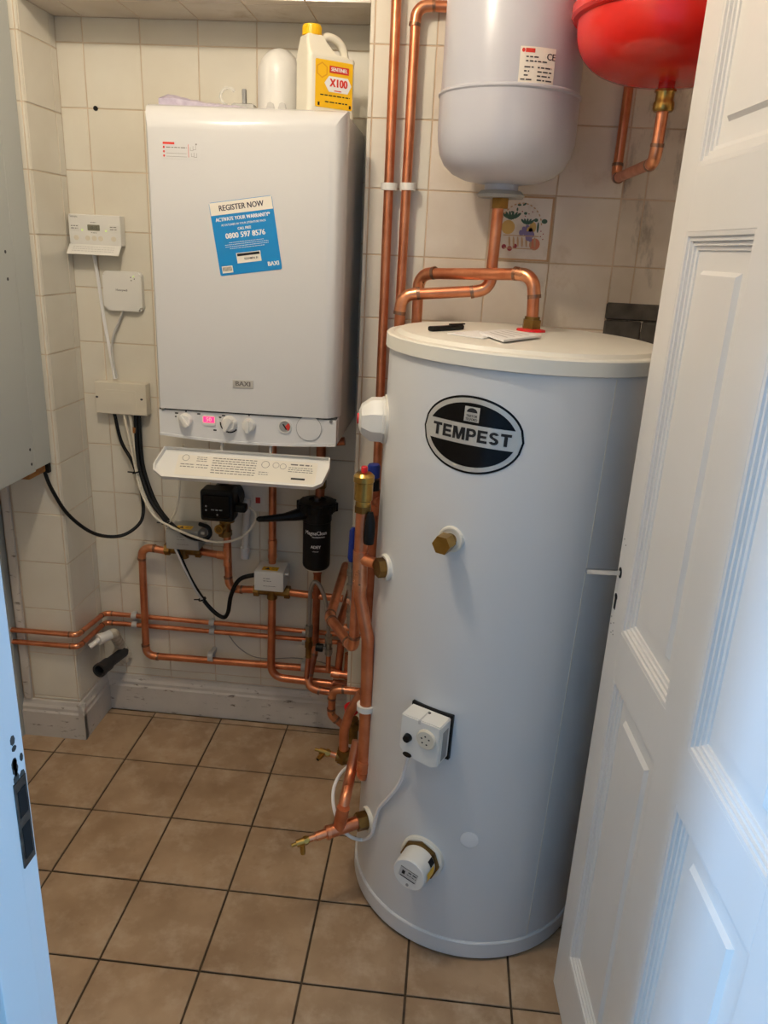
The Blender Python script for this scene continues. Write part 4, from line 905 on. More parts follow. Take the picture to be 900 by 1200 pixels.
bm = B(); cyl(bm, k0 + V(0.011, 0, 0), k0 + V(0.022, 0.004, 0), 0.0045, n=12); obj('spindle', bm, 'steel', fl_)
pipe('thin copper pipe below the right end of the filling loop', [A(385, 766, -0.125), A(384.5, 786, -0.125)], r15, m='copper', bend=0.014)
pipe('thin copper pipe below the left end of the filling loop, leaning forward', [A(361.5, 769, -0.12), aty(359, 795, -0.14)], r15, m='copper_dull', bend=0.014)
# low horizontal connections towards the cylinder
pE = pipe('copper pipe with two elbows dropping to the floor beside the cylinder', [aty(427, 811, -0.20), aty(390, 807.5, -0.20), aty(388, 838, -0.20), aty(402, 850, -0.20)], r22, bend=0.02)
pG = pipe('short bright copper pipe with coupling just above the low elbows', [aty(388, 789, -0.16), aty(428, 794, -0.16)], r22)
sleeve(pG, aty(414, 792.5, -0.16), aty(422, 793.3, -0.16), r22 * 1.22); sleeve(pG, aty(391, 789.5, -0.16), aty(398, 790.4, -0.16), r22 * 1.15)
pipe('copper pipe behind the elbows leading right behind the cylinder', [aty(390, 800, -0.12), aty(428, 804, -0.12)], r22, m='copper_dull')
pipe('bright copper pipe emerging right of the slanted pipe', [aty(394, 734, -0.12), aty(424, 737, -0.12)], r22, m='copper_bright')
pipe('copper pipe standing upright behind the low elbows, left one', [aty(400, 752, -0.13), aty(396, 788, -0.14)], r22, m='copper_dull')
pipe('copper pipe standing upright behind the low elbows, right one', [aty(408.5, 766, -0.15), aty(407, 795, -0.15)], r22, m='copper_dull')
# slanted pipe running forward to the air vent column
zF = 0.625
VX, VY = 0.726, -0.655
pF0 = aty(404, 666, -0.14); pF1 = atz(386.5, 724, pF0.z); pF2 = atz(414, 760, pF0.z)
pipe('copper pipe running forward from the wall and turning up beside the cylinder', [V(pF0.x, -0.12, pF0.z), pF1, pF2, V(pF2.x + 0.004, pF2.y, pF2.z + 0.16)], r22 * 1.1, bend=0.02)
pipe('darker copper pipe running forward behind the slanted pipe', [V(pF0.x + 0.022, -0.10, pF0.z - 0.06), atz(396, 738, pF0.z - 0.06)], r22, m='copper_dull')
# flow column with automatic air vent
vt = aty(425.5, 590, VY); vm = aty(421.5, 664, VY)
colp = pipe('thick copper column beside the cylinder carrying the brass air vent', [vt, vm, aty(421.5, 700, VY), aty(431, 748, VY), aty(430, 800, VY), aty(426, 893, VY), aty(424.5, 914, VY), aty(424.5, 914, VY) + V(0.006, 0.06, 0.01)], r28, bend=0.03, fit=False)
bm = B(); sweep(bm, [aty(422.5, 645, VY), aty(421.5, 690, VY)], r28 * 1.12, 16); cdir = V(0.94, 0.34, 0)
tcA, tcZ = tank_hit(453, 664.5)
tcol = LEAN @ (TC + V(math.sin(math.radians(tcA)), -math.cos(math.radians(tcA)), tcZ / TR) * TR)
sweep(bm, [V(vm.x, vm.y, tcol.z), V(vm.x, vm.y, tcol.z).lerp(tcol, 0.6)], r22 * 1.1, 14); obj('tee', bm, 'copper_bright', colp)
sleeve(colp, aty(427, 890, VY), aty(425.3, 903, VY), r28 * 1.1)
av = thing('air_vent', 'brass automatic air vent with red cap on top of the copper column', 'air vent', vt)
bm = B(); F = Matrix.Translation(vt); lathe(bm, [(0, -0.012), (0.0160, -0.012), (0.0160, 0.004), (0.0150, 0.006), (0.0170, 0.008), (0.0190, 0.009), (0.0195, 0.046), (0.0215, 0.048), (0.0215, 0.060), (0.016, 0.066), (0.006, 0.068), (0, 0.068)], F, 28); obj('body', bm, 'brass', av)
bm = B(); lathe(bm, [(0, 0.066), (0.0068, 0.066), (0.0068, 0.078), (0.005, 0.080), (0, 0.080)], F, 16); obj('cap', bm, 'red_plastic', av)
bm = B(); nut(bm, vt - V(0, 0, 0.018), vt - V(0, 0, 0.004), 0.0185); obj('compression_nut', bm, 'brass_old', av)
# second thick pipe behind the column
pipe('thick copper pipe standing behind the air vent column against the cylinder', [aty(436, 600, -0.50), aty(430, 735, -0.50)], r28, m='copper_dull')
# lever valve and pressure reducing group
lv = thing('lever_valve', 'steel and blue lever valve half hidden behind the air vent column', 'valve', aty(412, 690, -0.40))
bm = B(); sweep(bm, [aty(412, 655, -0.40), aty(410.5, 735, -0.40)], 0.0085, 12); obj('body', bm, 'steel', lv)
for yy in (668, 684, 700, 716): bm = B(); nut(bm, aty(412 - (yy - 655) * 0.02, yy, -0.40), aty(412 - (yy - 648) * 0.02, yy + 6, -0.40), 0.012); obj('nut', bm, 'steel', lv)
bm = B(); b0, b1 = aty(414, 618, -0.42), aty(411.5, 658, -0.42); sweep(bm, [b0, b0.lerp(b1, 0.1), b0.lerp(b1, 0.9), b1], 0.008, 12, rads=[0.004, 0.0085, 0.0095, 0.006]); obj('lever', bm, 'blue_plastic', lv)
pr = thing('pressure_valve', 'black and blue pressure reducing valve squeezed between column and cylinder', 'valve', aty(436, 620, -0.56))
bm = B(); c0 = aty(438, 552, -0.50); lathe(bm, [(0, 0), (0.0145, 0), (0.0145, 0.026), (0.012, 0.030), (0, 0.030)], Matrix.Translation(c0 - V(0, 0, 0.014)), 20); obj('cap', bm, 'blue_plastic', pr)
bm = B(); c1 = aty(438, 560, -0.50); lathe(bm, [(0, 0), (0.011, 0), (0.0145, 0.012), (0.0135, 0.040), (0, 0.040)], Matrix.Translation(c1 - V(0, 0, 0.044)), 20); obj('bonnet', bm, 'black_plastic', pr)
bm = B(); cyl(bm, aty(439, 602, -0.50), aty(439, 574, -0.50), 0.0155); cyl(bm, aty(439, 588, -0.50), aty(446, 589, -0.52), 0.013); obj('body', bm, 'copper_dull', pr)
bm = B(); sweep(bm, [aty(434, 600, VY - 0.012), aty(434, 612, VY - 0.015), aty(433, 625, VY - 0.015), aty(432, 637, VY - 0.015)], 0.010, 14, rads=[0.0055, 0.0105, 0.0115, 0.0105]); obj('tundish', bm, 'black_plastic', pr)
# lower return pipes and drain cocks
bcA, bcZ = tank_hit(432, 960)
bcol = LEAN @ (TC + V(math.sin(math.radians(bcA)), -math.cos(math.radians(bcA)), bcZ / TR) * TR)
bdir = V(math.sin(math.radians(bcA)), -math.cos(math.radians(bcA)), 0)
btee = bcol + bdir * 0.075 - V(0, 0, 0.006)
def drain_cock(label, base, d, spout):
    t = thing('drain_cock', label, 'drain cock', base, 'brass drain cocks'); d = Vector(d).normalized()
    bm = B(); sweep(bm, [base, base + d * 0.022], 0.0075, 12); obj('stem', bm, 'copper_bright', t)
    bm = B(); sweep(bm, [base + d * 0.020, base + d * 0.050], 0.0085, 12); nut(bm, base + d * 0.024, base + d * 0.032, 0.0105); obj('body', bm, 'brass', t)
    bm = B(); sweep(bm, [base + d * 0.050, base + d * 0.062], 0.0042, 10); obj('spindle', bm, 'brass', t)
    s0 = base + d * 0.036; bm = B(); s = Vector(spout).normalized(); sweep(bm, [s0, s0 + s * 0.030], 0.0056, 12); sweep(bm, [s0 + s * 0.014, s0 + s * 0.017], 0.0066, 12); sweep(bm, [s0 + s * 0.022, s0 + s * 0.025], 0.0066, 12); sp_ = obj('spout', bm, 'brass', t)
    bm = B(); cyl(bm, s0 + s * 0.030, s0 + s * 0.0304, 0.004, n=10); obj('bore', bm, 'dark_hole', sp_)
    return t
lowr = pipe('copper pipe bending down to the tee at the foot of the cylinder', [aty(419, 868, -0.60), aty(411, 906, -0.63), aty(404, 938, btee.y + 0.01), btee], r28 * 0.92, bend=0.06, fit=False)
bm = B(); sweep(bm, [bcol + bdir * 0.02, bcol + bdir * 0.105 - V(0, 0, 0.008)], r28 * 1.05, 16); sweep(bm, [btee + V(0, 0, 0.0), aty(402.5, 946, btee.y)], r28 * 1.05, 16); obj('tee', bm, 'copper', lowr)
bm = B(); q = bcol + bdir * 0.10 - V(0, 0, 0.008); sweep(bm, [q - bdir * 0.004, q + bdir * 0.004], r28 * 1.14, 16); sweep(bm, [q, q + bdir * 0.03 - V(0, 0, 0.003)], 0.0105, 14); obj('reducer', bm, 'copper_bright', lowr)
drain_cock('brass drain cock on the tee at the foot of the cylinder', q + bdir * 0.026 - V(0, 0, 0.003), bdir - V(0, 0, 0.12), (0.10, -0.15, -1))
pr2 = pipe('copper pipe curving down to the upper drain cock left of the cylinder', [aty(424, 812, -0.50), aty(410, 834, -0.50), aty(403, 856, -0.50), aty(402.5, 888, -0.50)], r22 * 1.1, bend=0.08, fit=False)
tq = aty(400, 886, -0.50)
bm = B(); sweep(bm, [aty(410, 889, -0.50), aty(394, 885.5, -0.50)], 0.0145, 14); nut(bm, aty(403, 878, -0.50), aty(402, 892, -0.50), 0.018); obj('tee', bm, 'brass_old', pr2)
drain_cock('brass drain cock on the short tee above the floor, nearer the wall', aty(396, 886, -0.50), aty(376, 880, -0.50) - aty(396, 886, -0.50), aty(369, 892, -0.53) - aty(378, 882, -0.50))
rv = thing('red_valve', 'brass valve with red cap tucked behind the curving pipe', 'valve', aty(411, 870, -0.42))
bm = B(); cyl(bm, aty(413, 842, -0.42), aty(412, 868, -0.42), 0.0165); nut(bm, aty(413, 846, -0.42), aty(412.6, 853, -0.42), 0.021); obj('body', bm, 'brass_old', rv)
bm = B(); cyl(bm, aty(412, 836, -0.42), aty(411, 826, -0.42), 0.018, bev=0.003); obj('cap', bm, 'red_plastic', rv)
# white saddle clip on the cylinder
cp = aty(429, 828, VY); sc_ = thing('saddle_clip', 'white plastic saddle clip holding the copper column to the cylinder', 'pipe clip', cp)
bm = B(); lathe(bm, [(r28 * 1.05, -0.007), (r28 * 1.5, -0.007), (r28 * 1.5, 0.007), (r28 * 1.05, 0.007)], Matrix.Translation(cp), 20); obj('collar', bm, 'white_plastic', sc_)
bm = B(); box(bm, (cp.x + r28, cp.y - 0.006, cp.z - 0.007), (cp.x + r28 + 0.014, cp.y + 0.012, cp.z + 0.007)); obj('stem', bm, 'white_plastic', sc_)
# ------------------------------------------------------------------ tall pipes on the right face
p1x, p2x = aty(455, 220, -0.215).x, aty(477, 220, -0.215).x
pt1 = pipe('left of the two tall copper pipes on the tiled wall behind the cylinder', [V(p1x - 0.002, -0.215, CE - 0.001), V(p1x + 0.005, -0.215, 0.55)], r22, bend=0.02)
ez = aty(487, 6, -0.215).z
pipe('right of the two tall copper pipes, turning right behind the white vessel', [V(p2x - 0.004, -0.215, 1.10), V(p2x, -0.215, ez), V(0.90, -0.205, ez)], r22)
for px, lab in ((456, 'white pipe clip on the left tall copper pipe'), (478, 'white pipe clip on the right tall copper pipe')): clip(lab, px, 219.5, -0.215, r22 * 1.12, m='white_plastic', upright=True)
# ------------------------------------------------------------------ hot water cylinder
TZ = 1.344
tank = thing('hot_water_cylinder', 'tall white hot water cylinder with oval TEMPEST badge', 'water cylinder', (TC.x, TC.y, 0)); tank.rotation_euler = (0, TLEAN, 0)
FT_ = Matrix.Translation((TC.x, TC.y, 0))
bm = B(); lathe(bm, [(0, 0.002), (TR - 0.004, 0.002), (TR - 0.004, 0.010), (0, 0.010)], FT_, 64); obj('foot_ring', bm, 'rubber', tank)
bm = B(); lathe(bm, [(TR - 0.02, 0.010), (TR + 0.0035, 0.010), (TR + 0.0045, 0.014), (TR + 0.0045, 0.050), (TR + 0.002, 0.0535), (TR - 0.002, 0.0535)], FT_, 96); obj('base_band', bm, 'tank_white', tank)
bm = B(); lathe(bm, [(TR, 0.03), (TR, TZ - 0.030)], FT_, 96); jack = obj('jacket', bm, 'tank_white', tank)
sa = math.radians(30); bm = B(); sp0 = TC + V(math.sin(sa), -math.cos(sa), 0) * (TR + 0.0003)
Fsm = frame((sp0.x, sp0.y, 0), (math.cos(sa), math.sin(sa), 0), (0, 0, 1)); box(bm, (-0.0008, 0.054, -0.001), (0.0008, TZ - 0.04, 0.0006), Fsm); obj('seam', bm, 'tank_lid', jack)
bm = B(); RL = TR + 0.008
lathe(bm, [(RL - 0.006, TZ - 0.037), (RL, TZ - 0.035), (RL, TZ - 0.0105), (RL - 0.0025, TZ - 0.008), (RL - 0.013, TZ - 0.0065), (RL - 0.016, TZ - 0.0085), (RL - 0.021, TZ - 0.008), (RL - 0.027, TZ - 0.001), (RL - 0.032, TZ), (0, TZ)], FT_, 96); obj('lid', bm, 'tank_lid', tank)
def tmap(a0, z0, R=TR):
    a0 = math.radians(a0)
    return lambda u, v, w: V(TC.x + (R + w) * math.sin(a0 + u / R), TC.y - (R + w) * math.cos(a0 + u / R), z0 + v)
def oval(bm, f, a, b, w, n=40, th=None, lo=None, hi=None):
    """upright slices of an oval (clipped to lo..hi), bent round the jacket"""
    for i in range(n):
        x0, x1 = -a + 2 * a * i / n, -a + 2 * a * (i + 1) / n
        h0, h1 = b * math.sqrt(max(0, 1 - (x0 / a) ** 2)), b * math.sqrt(max(0, 1 - (x1 / a) ** 2))
        L0, L1, H0, H1 = -h0, -h1, h0, h1
        if lo is not None: L0, L1 = max(L0, lo), max(L1, lo)
        if hi is not None: H0, H1 = min(H0, hi), min(H1, hi)
        if H0 - L0 < 1e-5 and H1 - L1 < 1e-5: continue
        if H0 < L0: H0 = L0
        if H1 < L1: H1 = L1
        poly(bm, [(x0, L0), (x1, L1), (x1, H1), (x0, H0)], f, w)
ab_, zb0 = tank_hit(550.5, 510); fb = tmap(ab_, zb0); fb0 = fb
tl = math.radians(-1.0); fb = lambda u, v, w: fb0(u * math.cos(tl) - v * math.sin(tl), u * math.sin(tl) + v * math.cos(tl), w)
bm = B(); oval(bm, fb, 0.0975, 0.0700, 0.0008); bdg = obj('badge', bm, 'black_gloss', tank, label='oval black and silver maker badge'); 
bm = B(); oval(bm, fb, 0.0935, 0.0660, 0.0012); obj('silver_oval', bm, 'silver', bdg)
bm = B(); oval(bm, fb, 0.0845, 0.0575, 0.0016, lo=0.0195); obj('black_segment', bm, 'black_gloss', bdg)
bm = B(); oval(bm, fb, 0.0845, 0.0575, 0.0016, hi=-0.0175); obj('black_segment', bm, 'black_gloss', bdg)
def heavy(ch):
    """wide heavy capitals, one unit high: list of polygons and width"""
    q = lambda x0, y0, x1, y1: [(x0, y0), (x1, y0), (x1, y1), (x0, y1)]
    if ch == 'T': return [q(0, 0.78, 0.92, 1), q(0.31, 0, 0.61, 0.78)], 0.92
    if ch == 'E': return [q(0, 0, 0.29, 1), q(0.29, 0.79, 0.86, 1), q(0.29, 0.40, 0.80, 0.60), q(0.29, 0, 0.88, 0.21)], 0.88
    if ch == 'M': return [q(0, 0, 0.26, 1), q(0.88, 0, 1.14, 1), [(0.26, 1), (0.26, 0.52), (0.44, 0), (0.57, 0), (0.57, 0.36), (0.38, 1)], [(0.88, 1), (0.76, 1), (0.57, 0.36), (0.57, 0), (0.70, 0), (0.88, 0.52)]], 1.14
    def ringseg(cx, cy, ro, ri, ky, a0, a1, n=10, kx=1.0):
        out = []
        for i in range(n):
            t0, t1 = math.radians(a0 + (a1 - a0) * i / n), math.radians(a0 + (a1 - a0) * (i + 1) / n)
            out.append([(cx + kx * ro * math.cos(t0), cy + ky * ro * math.sin(t0)), (cx + kx * ro * math.cos(t1), cy + ky * ro * math.sin(t1)), (cx + kx * ri * math.cos(t1), cy + ky * (ri * 0.8) * math.sin(t1)), (cx + kx * ri * math.cos(t0), cy + ky * (ri * 0.8) * math.sin(t0))])
        return out
    if ch == 'P': return [q(0, 0, 0.29, 1), q(0.29, 0.80, 0.56, 1), q(0.29, 0.34, 0.56, 0.54)] + ringseg(0.56, 0.67, 0.33, 0.08, 1.0, -90, 90), 0.89
    if ch == 'S': return ringseg(0.44, 0.72, 0.31, 0.10, 0.90, 20, 250, kx=1.35) + ringseg(0.44, 0.285, 0.315, 0.10, 0.90, -160, 80, kx=1.35) + [[(0.30, 0.44), (0.34, 0.63), (0.56, 0.565), (0.52, 0.375)]], 0.88
wd_ = [heavy(c_)[1] for c_ in 'TEMPEST']; H_ = 0.0225; tot = sum(wd_) + 0.12 * 6; x_ = -tot / 2; kx_ = 0.150 / (tot * H_)
for c_ in 'TEMPEST':
    pl_, w_ = heavy(c_); bm = B()
    for i_, pg_ in enumerate(pl_): poly(bm, [((x_ + a_) * H_ * kx_, (b_ - 0.5) * H_ + 0.001) for a_, b_ in pg_], fb, 0.0019 + 0.00001 * i_)
    obj('lettering', bm, 'black_ink', bdg); x_ += w_ + 0.12
bm = B(); rect(bm, -0.014, 0.0245, 0.014, 0.0510, fb, 0.0020); obj('emblem', bm, 'silver', bdg)
bm = B(); poly(bm, [(-0.010, 0.041)] + [(0.010 * math.cos(a), 0.041 + 0.008 * math.sin(a)) for a in [PI - PI * k / 8 for k in range(1, 8)]] + [(0.010, 0.041)], fb, 0.0023); text(bm, 'TRISTOR', 0.0062, fb, 0, 0.0345, 0.0023, 0.0002, 0.85); text(bm, 'TELFORD', 0.0062, fb, 0, 0.0285, 0.0023, 0.0002, 0.85); obj('emblem_print', bm, 'black_ink', bdg)
def tp(a, z, w=0.0): return tmap(a, z)(0, 0, w)
def tn(a): a = math.radians(a); return V(math.sin(a), -math.cos(a), 0)
def collar(a, z, r, t=0.006, m='tank_lid'):
    bm = B(); lathe(bm, [(0, -0.006), (r, -0.006), (r, t * 0.5), (r * 0.93, t), (r * 0.80, t), (r * 0.76, t * 0.7), (0, t * 0.7)], axis_frame(tp(a, z), tn(a)), 32); return obj('tapping_collar', bm, m, tank)
# brass blanking fitting under the badge
A1, Z1 = tank_hit(529, 631.5)
collar(A1, Z1, 0.0255); n_ = tn(A1); p_ = tp(A1, Z1)
bm = B(); sweep(bm, [p_, p_ + n_ * 0.030], 0.0125, 18); obj('stem', bm, 'brass_old', tank); bm = B(); nut(bm, p_ + n_ * 0.018, p_ + n_ * 0.044, 0.0185); obj('hex_cap', bm, 'brass', tank)
# side tappings
collar(tcA, tcZ, 0.028, 0.008); n_ = tn(tcA); bm = B(); nut(bm, tp(tcA, tcZ) + n_ * 0.004, tp(tcA, tcZ) + n_ * 0.022, 0.021); obj('compression_nut', bm, 'brass_old', tank)
collar(bcA, bcZ, 0.030, 0.008); n_ = tn(bcA); bm = B(); nut(bm, tp(bcA, bcZ) + n_ * 0.004, tp(bcA, bcZ) + n_ * 0.030, 0.022); obj('compression_nut', bm, 'brass_old', tank)
# upper left plastic cover
AI = -82; zi = 1.157; pi_ = tp(AI, zi); ni = tn(AI)
Fi = axis_frame(pi_, ni); bm = B()
lathe(bm, [(0.049, -0.010), (0.049, 0.006), (0.047, 0.008), (0.046, 0.030), (0.031, 0.050), (0.016, 0.055), (0, 0.055)], Fi @ Matrix.Rotation(PI / 8, 4, 'Z'), 8); cv = obj('element_cover', bm, 'white_plastic', tank, label='white plastic element cover with red button')
bm = B(); lathe(bm, [(0, 0.050), (0.012, 0.050), (0.011, 0.058), (0, 0.059)], Fi, 16); obj('button', bm, 'red_plastic', cv)
bm = B(); lathe(bm, [(0.052, -0.012), (0.052, 0.002), (0.047, 0.003)], Fi, 28); obj('flange', bm, 'tank_lid', tank)
# thermostat box
AS, ZS = tank_hit(505, 855)
ps = tp(AS, ZS); ns = tn(AS); us = V(math.cos(math.radians(AS)), math.sin(math.radians(AS)), 0)
rollS = math.radians(-9); F0 = frame(ps, us, (0, 0, 1)) @ Matrix.Rotation(0, 4, 'Z')
bm = B(); box(bm, (-0.047, -0.052, -0.006), (0.047, 0.052, 0.004), F0, bev=0.002); obj('thermostat_backplate', bm, 'black_plastic', tank)
bm = B(); prism(bm, [(-0.044, -0.030), (-0.030, -0.046), (0.030, -0.050), (0.044, -0.042), (0.044, 0.048), (-0.044, 0.048)], F0, 0.004, 0.050); bmesh.ops.bevel(bm, geom=list(bm.edges), offset=0.002, segments=2, affect='EDGES'); tb = obj('thermostat', bm, 'white_plastic', tank, label='white thermostat box with dial and black knob')
bm = B(); lathe(bm, [(0.0215, 0.050), (0.0215, 0.053), (0.019, 0.056), (0, 0.056)], F0 @ Matrix.Translation((0.016, 0.012, 0)), 28); dl = obj('dial', bm, 'cream_plastic', tb)
bm = B(); f0 = fmap(F0 @ Matrix.Translation((0.016, 0.012, 0)))
for k in range(5): a = 0.5 + k * 1.15; poly(bm, ell(0.009 * math.cos(a), 0.009 * math.sin(a), 0.0022, 0.0018, 8), f0, 0.0564)
obj('scale_print', bm, 'black_ink', dl)
bm = B(); cyl(bm, F0 @ V(-0.025, 0.000, 0.050), F0 @ V(-0.025, 0.000, 0.060), 0.009, 0.0075); obj('knob', bm, 'black_plastic', tb)
bm = B(); prism(bm, ell(-0.024, -0.041, 0.010, 0.0055), F0, 0.028, 0.0515); obj('cable_entry', bm, 'black_plastic', tb)
bm = B(); box(bm, (-0.004, 0.0478, 0.010), (-0.001, 0.0486, 0.050), F0); box(bm, (-0.005, 0.040, 0.0495), (0.000, 0.0486, 0.0515), F0); obj('lid_rib', bm, 'light_grey', tb)
bm = B(); cyl(bm, F0 @ V(0.001, 0.048, 0.016), F0 @ V(0.001, 0.0488, 0.016), 0.0032, n=10); obj('screw', bm, 'seam_dark', tb)
bm = B(); box(bm, (0.0438, -0.036, 0.014), (0.0446, 0.030, 0.036), F0); obj('side_label', bm, 'grey_plastic', tb)
# lower immersion heater
AH, ZH = tank_hit(495, 1003)
ph = tp(AH, ZH); nh = tn(AH); Fh = axis_frame(ph, nh)
bm = B(); lathe(bm, [(0, -0.006), (0.050, -0.006), (0.050, 0.006), (0.046, 0.009), (0, 0.009)], Fh, 40); obj('heater_flange', bm, 'tank_lid', tank)
bm = B(); prism(bm, [(0.0455 * math.cos(PI / 4 * i), 0.0455 * math.sin(PI / 4 * i)) for i in range(8)], Fh, 0.009, 0.017); obj('heater_nut', bm, 'brass_old', tank)
bm = B(); lathe(bm, [(0.0385, 0.017), (0.0385, 0.020), (0.0375, 0.062), (0.0355, 0.0645), (0, 0.0645)], Fh, 40); hc = obj('heater_cap', bm, 'white_plastic', tank, label='round white immersion heater cap')
uh = V(math.cos(math.radians(AH)), math.sin(math.radians(AH)), 0); Fl = frame(ph + nh * 0.0647, uh, (0, 0, 1)) @ Matrix.Rotation(-0.20, 4, 'Z'); fl2 = fmap(Fl)
bm = B(); rect(bm, -0.022, -0.013, 0.020, 0.013, fl2, 0.0002); obj('rating_label', bm, 'light_grey', hc)
bm = B(); rect(bm, -0.022, 0.0115, 0.020, 0.013, fl2, 0.0004); rect(bm, -0.016, -0.005, -0.009, 0.005, fl2, 0.0004); scribble(bm, fl2, -0.002, 0.018, 0.006, 0.004, 0.0004, 3); scribble(bm, fl2, -0.004, 0.018, -0.001, 0.0025, 0.0004, 4); rect(bm, -0.018, -0.0125, 0.018, -0.0100, fl2, 0.0004); obj('print', bm, 'black_ink', hc)
bm = B(); cyl(bm, Fl @ V(0.004, -0.026, 0), Fl @ V(0.004, -0.026, 0.001), 0.0035, n=12); obj('screw', bm, 'grey_plastic', hc)
def band(a0, a1, w0, w1, rr, m, nm):
    bm = B()
    for k in range(6):
        t0, t1 = a0 + (a1 - a0) * k / 6, a0 + (a1 - a0) * (k + 1) / 6
        bm.faces.new([bm.verts.new(Fh @ V(rr * math.cos(t), rr * math.sin(t), w)) for t, w in ((t0, w0), (t1, w0), (t1, w1), (t0, w1))])
    return obj(nm, bm, m, hc)
# the local x axis of the heater frame points sideways; the sticker sits on its right flank
xr = (Fh.inverted().to_3x3() @ uh); ar = math.atan2(xr.y, xr.x); up = math.copysign(1, (Fh.to_3x3() @ V(math.cos(ar + 0.3), math.sin(ar + 0.3), 0)).z)
band(ar - up * 0.40, ar + up * 0.30, 0.022, 0.054, 0.0390, 'yellow', 'warning_sticker'); band(ar + up * 0.36, ar + up * 0.75, 0.018, 0.036, 0.0390, 'black_plastic', 'cable_clip')
# blank plug
bm = B(); lathe(bm, [(0.0195, 0), (0.0195, 0.0014), (0.0175, 0.0026), (0, 0.0032)], axis_frame(tp(*tank_hit(550, 984)), tn(tank_hit(550, 984)[0])), 28); obj('blank_plug', bm, 'page_white', tank)
# outlet on the lid
OL = lid_hit(622, 388, TZ); OX, OY = OL.x, OL.y
bm = B(); lathe(bm, [(0, 0.0002), (0.031, 0.0002), (0.030, 0.004), (0.018, 0.006), (0, 0.006)], Matrix.Translation((OX, OY, TZ)), 32); obj('sealing_ring', bm, 'red_plastic', tank, label='red sealing ring')
bm = B(); nut(bm, V(OX, OY, TZ + 0.005), V(OX, OY, TZ + 0.024), 0.0205); cyl(bm, V(OX, OY, TZ + 0.024), V(OX, OY, TZ + 0.030), 0.016); obj('outlet_nut', bm, 'brass_old', tank)
hz_ = 1.459
pipe('copper hot water pipe arching from the cylinder lid back to the left', [LEAN @ V(OX, OY, TZ + 0.026), V((LEAN @ V(OX, OY, TZ)).x - 0.004, OY, hz_), V(0.802, -0.285, 1.444), V(0.802, -0.285, 1.02)], r22 * 1.12, bend=0.032)
# booklet, pen on the lid
def onlid(px, py): return LEAN @ lid_hit(px, py, TZ)
bk = thing('booklet', 'open white leaflet lying on the cylinder lid beside the copper outlet', 'leaflet', (0.97, -0.645, TZ))
bm = B(); q = [onlid(524, 392), onlid(560, 389), onlid(583, 394), onlid(566, 398)]; vs = [bm.verts.new(v_ + V(0, 0, 0.0008)) for v_ in q] + [bm.verts.new(v_ + V(0, 0, 0.0030)) for v_ in q]
for f in ((0, 1, 2, 3), (7, 6, 5, 4), (0, 4, 5, 1), (1, 5, 6, 2), (2, 6, 7, 3), (3, 7, 4, 0)): bm.faces.new([vs[k] for k in f])
obj('page', bm, 'page_white', bk, smooth=False)
bm = B(); q = [onlid(562, 393), onlid(590, 389.5), onlid(634, 397), onlid(590, 403)]; vs = [bm.verts.new(v_ + V(0, 0, 0.0031)) for v_ in q] + [bm.verts.new(v_ + V(0, 0, 0.0070)) for v_ in q]
for f in ((0, 1, 2, 3), (7, 6, 5, 4), (0, 4, 5, 1), (1, 5, 6, 2), (2, 6, 7, 3), (3, 7, 4, 0)): bm.faces.new([vs[k] for k in f])
obj('cover', bm, 'page_white', bk, smooth=False)
q0 = (q[0] + q[1]) / 2; q1 = (q[2] + q[3]) / 2; bm = B()
for k in range(4):
    m0 = q[0].lerp(q[1], 0.2 + 0.2 * k); m1 = q[3].lerp(q[2], 0.2 + 0.2 * k); d_ = (m1 - m0); s_ = (q[1] - q[0]) * 0.04
    vs = [bm.verts.new(x + V(0, 0, 0.0073)) for x in (m0 + d_ * 0.3 - s_, m0 + d_ * 0.85 - s_, m0 + d_ * 0.85 + s_, m0 + d_ * 0.1 + s_)]; bm.faces.new(vs)
obj('print', bm, 'light_grey', bk)
pk = thing('folding_knife', 'black folding knife lying on the cylinder lid', 'knife', onlid(524, 388))
k0, k1 = onlid(504, 388.5), onlid(545, 386); dd = (k1 - k0); Fk = frame(k0 + V(0, 0, 0.0), dd, (0, 0, 1)); Lk = dd.length
bm = B(); box(bm, (0, 0.0005, -0.007), (Lk * 0.9, 0.010, 0.007), Fk, bev=0.003); obj('handle', bm, 'black_plastic', pk)
bm = B(); box(bm, (Lk * 0.55, 0.010, -0.004), (Lk * 0.95, 0.013, 0.004), Fk, bev=0.001); obj('clip', bm, 'black_gloss', pk)
# ------------------------------------------------------------------ expansion vessels
WX, WY = 0.970, -0.362; WB, WS = 1.628, aty(600, 99, -0.505).z; WR = 0.1435
ev = thing('white_expansion_vessel', 'pale grey-white expansion vessel hanging on the tiled wall', 'expansion vessel', (WX, WY, WB))
F = Matrix.Translation((WX, WY, 0))
lowp = [(0, WB + 0.006), (0.045, WB + 0.008), (0.082, WB + 0.014), (0.108, WB + 0.025), (0.126, WB + 0.041), (0.137, WB + 0.062), (WR - 0.001, WB + 0.088), (WR, WB + 0.11), (WR, WS - 0.004)]
bm = B(); lathe(bm, lowp + [(WR + 0.0015, WS - 0.002), (WR + 0.0015, WS + 0.003), (WR - 0.002, WS + 0.006), (WR - 0.003, WS + 0.17), (0.130, WS + 0.23), (0.10, WS + 0.265), (0.05, WS + 0.285), (0, WS + 0.29)], F, 64); vs_ = obj('shell', bm, 'vessel_grey', ev)
bm = B(); lathe(bm, [(WR + 0.0005, WS - 0.003), (WR + 0.0028, WS - 0.001), (WR + 0.0028, WS + 0.002), (WR - 0.0005, WS + 0.005)], F, 64); obj('weld_seam', bm, 'vessel_grey', ev)
bm = B(); lathe(bm, [(0, WB - 0.006), (0.036, WB - 0.006), (0.036, WB + 0.012)], F, 32); obj('neck', bm, 'vessel_grey', ev)
